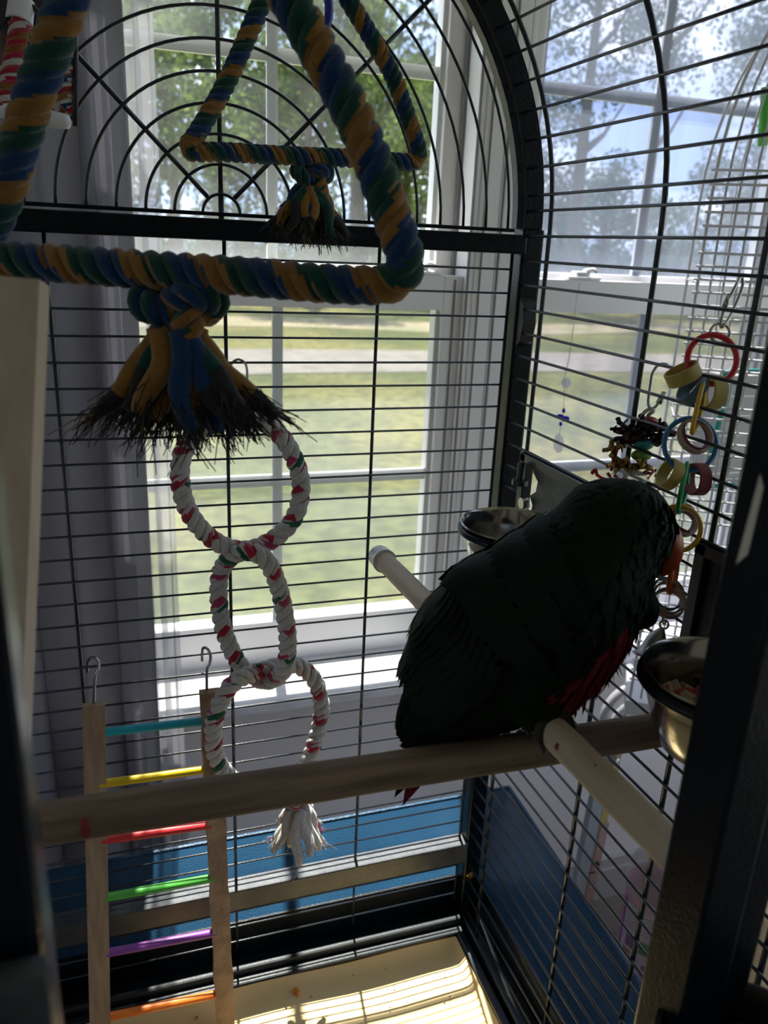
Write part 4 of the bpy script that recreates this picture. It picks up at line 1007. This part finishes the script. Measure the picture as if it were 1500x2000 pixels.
# green dish on the stool
c_ = at(884, 1176, Y=.375); 
b = MB(); b.hull_box((c_.x - .03, .36, c_.z - .010), (c_.x + .03, .40, c_.z + .005), .003); t = thing('green_dish', 'translucent green plastic dish behind the cage beside the mullion', 'dish', (c_.x, .38, c_.z - .01)); b.build('dish', M['greenclear'], t)
b = MB(); b.box((c_.x - .002, .378, WB - .004), (c_.x + .002, .382, c_.z - .010)); b.build('stem', M['clear'], t)

# hanging braided toy at the top left
Dt = .66
def pt(x, y, dd=0): return at(x, y, D=Dt + dd)
KT = Dt / FPX
t = thing('braided_toy', 'braided red, yellow and white toy with white cap and ledge, top left', 'bird toy', pt(60, 240))
PB = [M['ropered'], M['ropeyel'], M['ropewhi'], M['ropeblu']]
b = MB(); rope(b, spline([pt(42, 36), pt(34, 80), pt(24, 130), pt(12, 180), pt(4, 225)], 8), 20 * KT, 58 * KT, [0, 1, 0, 2], ns=4, cl=3); b.build('braid', PB, t)
b = MB(); rope(b, spline([pt(132, 90, .012), pt(130, 130, .012), pt(126, 175, .012), pt(124, 214, .012)], 8), 20 * KT, 66 * KT, [0, 2, 3, 2, 1], ns=4, cl=3); b.build('braid', PB, t)
b = MB(); b.lathe([(0, 24 * KT), (20 * KT, 24 * KT), (24 * KT, 20 * KT), (25 * KT, -22 * KT), (23 * KT, -23 * KT), (20 * KT, -22 * KT)], pt(40, 22), axis=(UP * .98 + RX * .12), n=32); b.build('cap', M['white_plastic'], t, True, 50)
b = MB(); b.tube([pt(40, -2), pt(50, -30), pt(60, -120)], .0012, 8); b.build('hanger', M['nickel'], t)
b = MB(); P = [pt(-60, 205), pt(0, 214), pt(60, 224), pt(108, 234), pt(132, 238), pt(138, 238)]; b.tube(P, [15 * KT] * 3 + [16 * KT, 13 * KT, 4 * KT], 16, flat=1.3); b.build('ledge', M['white_plastic'], t)
b = MB(); b.tube([pt(148, 58, .01), pt(147, 246, .01)], 5 * KT, 8); b.tube([pt(148, 58, .01), pt(150, -120, .01)], 5 * KT, 8); b.build('edge_rod', M['rubber'], t)
# floral cloth board behind it
M['floral'] = mat('floral_print', (.035, .03, .05), .9, 0, (.22, .13, .10), 18, det=6, ramp=(.45, .6))
b = MB(); b.obox(pt(38, 90, .06), (RX, UP, FW), (95 * KT, 150 * KT, .003)); o = b.build('patterned_cloth', M['floral'], None, False); tag(o, 'dark patterned cloth panel behind the braided toy at the top left', 'cloth')

# ================================================================ white wire cage beyond the right panel
WP = V((.548, .20, 0)); e1 = V((.835, -.55, 0)).normalized(); e2 = V((.123, .18, 0)).normalized(); WW, WD = .36, .218
z0, z1, zt = -.66, .16, .47
wl = lambda u, v, z: WP + e1 * u + e2 * v + V((0, 0, z))
t = thing('white_cage', 'white wire cage with a domed top standing before the dusty window', 'bird cage', wl(WW / 2, WD / 2, z0 - .03))
def dome(u, v):
    """bar that climbs a face and leans in to the crown"""
    P = [wl(u, v, z0), wl(u, v, -.2), wl(u, v, z1)]
    for i in range(1, 11):
        a = math.pi / 2 * i / 10; s = .12 + .88 * math.cos(a); P.append(wl(WW / 2 + (u - WW / 2) * s, WD / 2 + (v - WD / 2) * s, z1 + (zt - z1) * math.sin(a)))
    return P
nb = 20
for i in range(nb + 1):
    b = MB(); b.tube(dome(WW * i / nb, 0), .0019 if i else .0027, 6); b.build('cage_bar', M['bwhite'], t)
b = MB(); b.tube(dome(0, WD), .0026, 6); b.build('cage_bar', M['bwhite'], t)
b = MB()
for i in range(3, nb + 1, 3): b.tube(dome(WW * i / nb, WD), .0013, 5)
for j in range(0, 4):
    z = z0 + (z1 - z0) * (j + .4) / 4; b.tube([wl(0, 0, z), wl(0, WD, z), wl(WW, WD, z), wl(WW, 0, z)], .0014, 5)
o = b.build('rear_bars', M['bwhite'], t); o['kind'] = 'stuff'
for j in range(0, 45):
    z = z1 + .03 - .0185 * j
    if j % 12 in (5,): continue
    b = MB(); b.tube([wl(-.006, -.003, z), wl(WW, -.003, z)], .0019, 6); b.build('cross_bar', M['bwhite'], t)
b = MB(); ax_ = (e1, e2, V((0, 0, 1))); b.obox(wl(WW / 2, WD / 2, z0 - .02), ax_, (WW / 2 + .006, WD / 2 + .006, .014)); b.build('base', M['bwhite'], t, False)
# its green perch, teal feeder
b = MB(); b.tube([at(1497, 170, Y=.26), at(1489, 285, Y=.26)], .0075, 14); o = b.build('green_stick', M['r_grn']); tag(o, 'green plastic stick inside the white cage near the right edge', 'stick')
f0 = at(1418, 725, Y=.235); f1 = at(1478, 945, Y=.235)
t = thing('teal_feeder', 'teal-framed grey feeder box inside the white cage', 'feeder', ((f0.x + f1.x) / 2, .25, f1.z))
b = MB(); b.hull_box((f0.x + .012, .24, f1.z + .01), (f0.x + .11, .30, f0.z - .008), .003); b.build('box', mat('grey_plastic', (.36, .36, .37), .5), t, False)
b = MB(); b.tube([(f0.x, .236, f0.z), (f0.x + .012, .236, f0.z - .04), (f0.x, .236, f0.z - .12), (f0.x - .006, .236, f1.z)], .005, 8); b.tube([(f0.x, .236, f0.z), (f0.x + .11, .236, f0.z)], .004, 8); b.tube([(f0.x - .01, .236, f1.z), (f0.x + .11, .236, f1.z)], .004, 8); b.build('frame', M['teal'], t)
for k in range(5):
    z = f1.z + .02 + k * (f0.z - f1.z - .03) / 5; b = MB(); b.box((f0.x + .014, .2385, z), (f0.x + .108, .2405, z + .002)); b.build('slat_line', M['vinyl'], t, False)
# tubular stand with an arched top and two legs
Yt = .27
def sp_(x, y, Y=Yt): return at(x, y, Y=Y)
t = thing('cage_stand', 'white tubular stand with grey and yellow-pink legs under the white cage', 'stand', sp_(1120, 1790))
b = MB(); b.tube(spline([sp_(1178, 1470), sp_(1178, 1410), sp_(1192, 1372), sp_(1225, 1345), sp_(1275, 1345), sp_(1320, 1372)], 6), .0085, 14); b.build('arched_tube', M['bwhite'], t)
b = MB(); b.tube(spline([sp_(1192, 1470), sp_(1194, 1420), sp_(1212, 1388), sp_(1240, 1374), sp_(1275, 1384), sp_(1300, 1405)], 6), .0065, 14); b.build('inner_tube', M['bwhite'], t)
g0, g1 = sp_(1190, 1440), sp_(1108, 1830)
a = (g1 - g0).normalized(); x = V((1, 0, 0)); x = (x - a * x.dot(a)).normalized(); y = a.cross(x)
b = MB(); b.obox((g0 + g1) / 2, (x, y, a), (.0125, .008, (g1 - g0).length / 2)); b.build('leg', mat('grey_leg', (.34, .38, .43), .4), t, False)
g0, g1 = sp_(1216, 1400, Yt + .015), sp_(1133, 1830, Yt + .015)
yp = mat('yellow_pink_strip', (.50, .40, .12), .5); yp2 = mat('pink_strip', (.50, .33, .30), .5); gm = g0.lerp(g1, .45)
b = MB(); b.obox((g0 + gm) / 2, (x, y, a), (.008, .007, (gm - g0).length / 2)); b.build('leg', yp, t, False)
b = MB(); b.obox((gm + g1) / 2, (x, y, a), (.0085, .007, (g1 - gm).length / 2)); b.build('leg', yp2, t, False)
b = MB(); b.lathe([(0, -.012), (.006, -.012), (.009, -.004), (.009, .006), (.004, .009), (0, .009)], sp_(1200, 1484, Yt - .01), axis=(0, -1, 0), n=12); b.tube([sp_(1200, 1484, Yt - .02), sp_(1208, 1497, Yt - .02)], .003, 6); b.build('wing_bolt', M['zinc'], t)
b = MB(); b.tube([sp_(1144, 1698), sp_(1152, 1706), sp_(1163, 1703)], .002, 6); b.lathe([(0, 0), (.004, 0), (.005, -.006), (0, -.006)], sp_(1165, 1685), axis=(0, 1, 0), n=10); b.build('clip', M['rubber'], t)
# bird-care bottle with label
pj_ = at(1222, 1895, Z=-1.39); D0 = (pj_ - V(CAM)).dot(FW)
def bq(x, y, dd=0): return at(x, y, D=D0 + dd)
bt = at(1262, 1690, Y=pj_.y); H = bt.z - (-1.40); cx = pj_.x + .060; cy = pj_.y + .02
t = thing('bottle', 'bottle with a clear rounded top and a pink and lilac label standing on the carpet', 'bottle', (cx, cy, ZF))
b = MB(); b.lathe([(0, 0), (.058, 0), (.062, .01), (.062, H * .70), (.062, H * .70 + .002)], (cx, cy, ZF), n=28); b.build('body', mat('pink_liquid', (.62, .34, .48), .4, 0, (.70, .50, .45), 12), t, True, 60)
b = MB(); b.lathe([(.063, H * .68), (.063, H * .80), (.058, H * .90), (.04, H * .98), (0, H)], (cx, cy, ZF), n=28); b.build('clear_dome', M['clear'], t)
b = MB(); n = 14
for j, z in enumerate((.02, H * .62)):
    for i in range(n + 1): a = math.radians(165 + 130 * i / n); b.v.append((cx + .0632 * math.cos(a), cy + .0632 * math.sin(a), ZF + z))
b.f = [(i, i + 1, i + 2 + n, i + 1 + n) for i in range(n)]; b.m = [0] * n; b.build('label', mat('label_white', (.62, .55, .60), .5), t)
for k, (a0, a1, za, zb, cc_) in enumerate([(165, 173, .02, H * .62, (.30, .10, .50)), (185, 205, H * .25, H * .36, (.25, .14, .28)), (215, 240, H * .25, H * .36, (.16, .30, .16)), (182, 200, .05, .065, (.28, .16, .10)), (225, 236, H * .10, H * .16, (.30, .2, .3))] + [(180, 240, H * (.42 + .03 * q), H * (.42 + .03 * q) + .002, (.3, .28, .34)) for q in range(6)]):
    b = MB(); n = 6
    for z in (za, zb):
        for i in range(n + 1): a = math.radians(a0 + (a1 - a0) * i / n); b.v.append((cx + .0636 * math.cos(a), cy + .0636 * math.sin(a), ZF + z))
    b.f = [(i, i + 1, i + 2 + n, i + 1 + n) for i in range(n)]; b.m = [0] * n; b.build('label_print', mat('label_ink', cc_, .5), t)
# white foot rail on the carpet beside the bottle
b = MB(); u0 = at(1150, 1866, Z=-1.36); u1 = at(1222, 1842, Z=-1.36); d_ = (u1 - u0).normalized(); s_ = d_.cross(V((0, 0, 1)))
b.obox((u0 + u1) / 2 + d_ * .03 - V((0, 0, .02)), (d_, s_, V((0, 0, 1))), ((u1 - u0).length / 2 + .06, .022, .02)); o = b.build('floor_rail', M['trim'], None, False); tag(o, 'white plastic foot rail lying on the carpet left of the bottle', 'rail')
# cream box and printed cloth past the right jamb
c_ = at(1500, 1760, Z=-.98)
b = MB(); b.hull_box((c_.x - .035, c_.y - .03, -1.40), (c_.x + .25, c_.y + .14, -.98), .01); o = b.build('cream_box', mat('cream_box', (.66, .50, .30), .6), None, False); tag(o, 'cream box seen past the right door jamb', 'box')

# ================================================================ the parrot
DB = .585
def pb_(x, y, dd=0): return at(x, y, D=DB + dd)
KB = DB / FPX
bird = thing('parrot', 'dark green parrot with orange beak, perched facing right toward the chain toy', 'parrot', pb_(1075, 1440))
# cross-sections: back edge, belly edge, half depth
secs = [((772, 1418), (802, 1462), .006), ((784, 1362), (868, 1462), .018), ((815, 1285), (945, 1436), .030), ((858, 1198), (1035, 1408), .042), ((903, 1130), (1100, 1392), .050),
        ((960, 1085), (1168, 1335), .053), ((1018, 1046), (1215, 1272), .052), ((1060, 1012), (1248, 1205), .046), ((1092, 985), (1266, 1150), .041), ((1126, 953), (1284, 1105), .038), ((1170, 936), (1305, 1068), .034), ((1225, 936), (1312, 1035), .026), ((1268, 950), (1306, 1003), .012)]
def sc_at(q):
    i = max(0, min(len(secs) - 2, int(q))); f_ = q - i
    def cr(k):
        g = lambda j: np.array([*secs[max(0, min(len(secs) - 1, j))][0], *secs[max(0, min(len(secs) - 1, j))][1], secs[max(0, min(len(secs) - 1, j))][2] * 1000])
        p0, p1, p2, p3 = g(i - 1), g(i), g(i + 1), g(i + 2)
        return .5 * ((2 * p1) + (-p0 + p2) * f_ + (2 * p0 - 5 * p1 + 4 * p2 - p3) * f_ ** 2 + (-p0 + 3 * p1 - 3 * p2 + p3) * f_ ** 3)
    g = cr(0); A = pb_(g[0], g[1]); B = pb_(g[2], g[3]); return A, B, g[4] / 1000
def body_pt(q, a, infl=0):
    A, B, d_ = sc_at(q); c = (A + B) / 2; h = (A - B) / 2
    L = h.length; u = h / L; return c + u * ((L + infl) * math.cos(a)) + FW * ((d_ + infl) * math.sin(a)), c
b = MB(); NQ, NA = 60, 32; QM = len(secs) - 1
for j in range(NQ + 1):
    for i in range(NA): b.v.append(tuple(body_pt(QM * j / NQ, 2 * math.pi * i / NA)[0]))
for j in range(NQ):
    for i in range(NA): k = (i + 1) % NA; b.f.append((j * NA + i, j * NA + k, (j + 1) * NA + k, (j + 1) * NA + i)); b.m.append(0)
b.f.append(tuple(range(NA))[::-1]); b.m.append(0); b.f.append(tuple(NQ * NA + i for i in range(NA))); b.m.append(0)
b.ell(pb_(1222, 1022), (RX, UP, FW), (88 * KB, 87 * KB, .033), 24, 16)           # skull
b.ell(pb_(1262, 1062), (RX, UP, FW), (42 * KB, 46 * KB, .022), 16, 10)           # cheek
b.ell(pb_(1252, 1185), (RX, UP, FW), (30 * KB, 45 * KB, .026), 16, 10)
for s_ in (-1, 1):                                                               # thighs
    b.tube(spline([pb_(1020, 1330, s_ * .020), pb_(1048, 1375, s_ * .020), pb_(1064, 1408, s_ * .016)], 5), [.030 * (1 - .055 * i) for i in range(11)], 14)
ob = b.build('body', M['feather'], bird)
rm = ob.modifiers.new('r', 'REMESH'); rm.mode = 'VOXEL'; rm.voxel_size = .0028; rm.use_smooth_shade = True
sm = ob.modifiers.new('s', 'SMOOTH'); sm.iterations = 6
# plumage laid over the body: small overlapping feathers pointing to the tail
def feather(b, p, d, n_, L, W, mi=0, lift=.12):
    d = d.normalized(); s_ = d.cross(n_).normalized(); n_ = s_.cross(d)
    e = [(0, 0, 0), (.35, .48, .05), (.75, .42, .07), (1, 0, .04), (.75, -.42, .07), (.35, -.48, .05)]
    vs = [p + d * (L * a) + s_ * (W * c) + n_ * (L * (h + lift * a)) for a, c, h in e] + [p + d * (L * .5) + n_ * (L * (.10 + lift * .5))]
    b.add(vs, [(0, 1, 6), (1, 2, 6), (2, 3, 6), (3, 4, 6), (4, 5, 6), (5, 0, 6)], mi)
r = random.Random(21); b = MB()
for k in range(5200):
    q = r.uniform(.6, QM - .2); a = r.uniform(0, 6.283)
    p, c = body_pt(q, a); p2, _ = body_pt(max(0, q - .3), a); d_ = (p2 - p); n_ = (p - c)
    if d_.length < 1e-6: continue
    n_ = (n_ - d_ * n_.dot(d_) / d_.length_squared).normalized()
    belly = math.cos(a) < -.15
    L = r.uniform(.008, .014) if q > 8 else r.uniform(.012, .019)
    red = (math.cos(a) < -.55 and 3.9 < q < 6.6)
    feather(b, p - n_ * .0012, d_, n_, L * (1.1 if belly else .9), L * .5, 1 if red else 0, r.uniform(.0, .16) if belly else r.uniform(-.02, .05))
for k in range(900):   # head
    th = r.uniform(0, 6.283); ph_ = math.acos(r.uniform(-1, 1)); n_ = RX * math.sin(ph_) * math.cos(th) + UP * math.sin(ph_) * math.sin(th) + FW * math.cos(ph_)
    p = pb_(1222, 1022) + RX * (86 * KB * math.sin(ph_) * math.cos(th)) + UP * (85 * KB * math.sin(ph_) * math.sin(th)) + FW * (.032 * math.cos(ph_))
    if n_.dot(RX) > .75 or (n_.dot(RX) > .3 and n_.dot(UP) < 0): continue
    d_ = (-RX * .75 - UP * .65); d_ = (d_ - n_ * d_.dot(n_))
    feather(b, p - n_ * .001, d_, n_, r.uniform(.006, .010), .0045, 0, .04)
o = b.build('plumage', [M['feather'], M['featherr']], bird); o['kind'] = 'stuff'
# loose breast tufts and red flank fringe
b = MB()
for k in range(260):
    q = r.uniform(5.2, 8.6); a = math.pi + r.gauss(0, .5); p, c = body_pt(q, a); n_ = (p - c).normalized()
    d_ = (n_ * .55 - UP * .9 - RX * .25 + V((r.gauss(0, .2), r.gauss(0, .2), r.gauss(0, .2)))); feather(b, p - n_ * .003, d_, n_.cross(d_).cross(d_), r.uniform(.008, .015), .0022, 0, 0)
o = b.build('breast_tufts', [M['feather']], bird); o['kind'] = 'stuff'
b = MB()
for k in range(520):
    u = r.random(); x = 1170 - 88 * u + r.gauss(0, 8); y = 1300 + 78 * u + r.gauss(0, 8); dd = r.uniform(-.03, .02)
    p = pb_(x, y, dd); d_ = (-UP * 1.0 - RX * r.uniform(.0, .5) + FW * r.gauss(0, .2)); feather(b, p, d_, -FW + RX * r.gauss(0, .5), r.uniform(.010, .019), .0026, 0, 0)
o = b.build('red_flank_feathers', [M['featherr']], bird); o['kind'] = 'stuff'; o['label'] = 'red feathers at the flank'
# wings: coverts, secondaries and long primaries on each side
for s_, nm in ((-1, 'wing'), (1, 'wing')):
    b = MB()
    def wp(q, v, off):   # v: 0 back edge .. 1 belly edge of the wing
        a = s_ * (math.radians(10) + v * math.radians(105)); return body_pt(q, a, off)
    rows = [(7.4, 3.3, .0045, 15, .030, .5), (6.4, 2.6, .0060, 15, .040, .5), (5.2, 1.8, .0072, 14, .052, .55), (4.0, 1.0, .0082, 12, .066, .5), (2.9, .3, .0088, 10, .060, .5)]
    for q0, sk, off, n_f, L, vv in rows:
        for k in range(n_f):
            v = (k + .5) / n_f; q = q0 - sk * .55 * v + r.uniform(-.05, .05)
            p, c = wp(q, v * (.92 if q0 > 4 else .75), off); p2, _ = wp(max(.05, q - .35), v * .75, off)
            n_ = (p - c).normalized(); feather(b, p, p2 - p, n_, L * r.uniform(.88, .98), L * .36, 0, -.05)
    b.build(nm, [M['featherb']], bird)
# tail feathers: the squared tail and the tips that show under the perch
for k in range(10):
    u = (k - 4.5) / 4.5; b = MB(); p = pb_(905 + 6 * u, 1395, .006 * u); q = pb_(792 + 10 * u, 1462 - 4 * abs(u), .010 * u)
    feather(b, p, q - p, (-FW + UP * .3 + RX * .15 * u), (q - p).length, .016, 0, 0); b.build('tail_feather', M['featherb'], bird)
for (x0_, y0_), (x1_, y1_), m_ in [((846, 1440), (786, 1572), M['featherr']), ((850, 1440), (796, 1560), M['featherb']), ((838, 1440), (770, 1556), M['featherb'])]:
    b = MB(); p = pb_(x0_, y0_, .028); q = pb_(x1_, y1_, .032); feather(b, p, q - p, -FW, (q - p).length, .010, 0, 0); b.build('tail_feather', m_, bird)
for k in range(6):
    b = MB(); p = pb_(930 + 22 * k, 1425, .01 + .004 * k); q = pb_(905 + 26 * k, 1452 - k, .014); feather(b, p, q - p, -FW, (q - p).length * 1.2, .008, 0, 0); b.build('vent_feather', M['featherd'] if k % 2 else M['feather'], bird)
# beak
def loft(b, P, rr, ry, n=16):
    P = [V(p) for p in P]; L = len(P); o = len(b.v)
    for i in range(L):
        T_ = (P[min(i + 1, L - 1)] - P[max(i - 1, 0)]).normalized(); u = (FW - T_ * FW.dot(T_)).normalized(); w_ = T_.cross(u)
        for k in range(n): a = 2 * math.pi * k / n; b.v.append(tuple(P[i] + w_ * (rr[i] * math.cos(a)) + u * (ry[i] * math.sin(a))))
    for i in range(L - 1):
        for k in range(n): l = (k + 1) % n; b.f.append((o + i * n + k, o + i * n + l, o + (i + 1) * n + l, o + (i + 1) * n + k)); b.m.append(0)
    b.f.append(tuple(o + k for k in range(n))[::-1]); b.f.append(tuple(o + (L - 1) * n + k for k in range(n))); b.m += [0, 0]
b = MB(); P = spline([pb_(1268, 1038), pb_(1290, 1048), pb_(1302, 1068), pb_(1305, 1092), pb_(1299, 1112), pb_(1290, 1126)], 5); n = len(P)
rr = np.interp(np.linspace(0, 1, n), [0, .2, .4, .6, .8, 1], [36, 38, 33, 25, 14, 2]) * KB; ry = np.interp(np.linspace(0, 1, n), [0, .2, .5, .8, 1], [.017, .0165, .011, .0055, .001])
loft(b, P, rr, ry); b.build('upper_beak', M['beak'], bird)
b = MB(); P = spline([pb_(1262, 1078), pb_(1276, 1090), pb_(1284, 1100), pb_(1288, 1110)], 5); n = len(P)
loft(b, P, np.linspace(20, 6, n) * KB, np.linspace(.012, .004, n)); b.build('lower_beak', M['claw'], bird)
for s_ in (-1, 1):
    c_ = pb_(1248, 1018, s_ * .0325); b = MB(); b.ell(c_, (RX, UP, FW), (.0052, .0052, .0025), 16, 10); e = b.build('eye', M['iris'], bird)
    b = MB(); b.ell(c_ + FW * (s_ * .0008), (RX, UP, FW), (.0030, .0030, .0024), 14, 8); b.build('pupil', M['eye'], e)
# legs and gripping toes on the pale perch
axd = (dn - da).normalized()
def grip(px, py, side, nm='foot'):
    r0 = V(ray(px, py)).normalized(); w0 = V(CAM) - da; bb = axd.dot(r0); s_ = (axd.dot(w0) - bb * r0.dot(w0)) / (1 - bb * bb)
    c0 = da + axd * s_; up = V((0, 0, 1)); up = (up - axd * up.dot(axd)).normalized(); lat = axd.cross(up); R_ = .0112 + .0026
    b = MB(); ank = c0 + up * (R_ + .010)
    hip = pb_(1055 + side * 10, 1395, .012 * side)
    b.tube(spline([hip, (hip + ank) / 2 + up * .002, ank, c0 + up * R_], 4), [.0075, .007, .0065, .006, .0055, .0052, .005, .005, .005, .005, .0052, .0055, .006], 12)
    ft_ = b.build('leg', M['skin'], bird)
    for ti, (sgn, off, spread, ln) in enumerate([(1, .0035, .009, 2.0), (1, -.005, -.006, 1.7), (-1, .0035, .006, 2.1), (-1, -.005, -.008, 1.6)]):
        b = MB(); P = []
        for i in range(9):
            a = sgn * ln * i / 8; P.append(c0 + axd * (off + spread * i / 8) + up * (R_ * math.cos(a)) + lat * (R_ * math.sin(a)))
        b.tube(P, [.0038, .0036, .0039, .0034, .0036, .0031, .0033, .0028, .0022], 10); tb = b.build('toe', M['skin'], ft_)
        d_ = (P[-1] - P[-2]).normalized(); inn = (c0 - P[-1]); inn = (inn - axd * inn.dot(axd)).normalized()
        b = MB(); b.tube([P[-1] - d_ * .001, P[-1] + d_ * .004 + inn * .001, P[-1] + d_ * .007 - inn * .001], [.0022, .0015, .0003], 8); b.build('claw', M['claw'], ft_)
grip(1043, 1392, -1); grip(1070, 1420, 1)
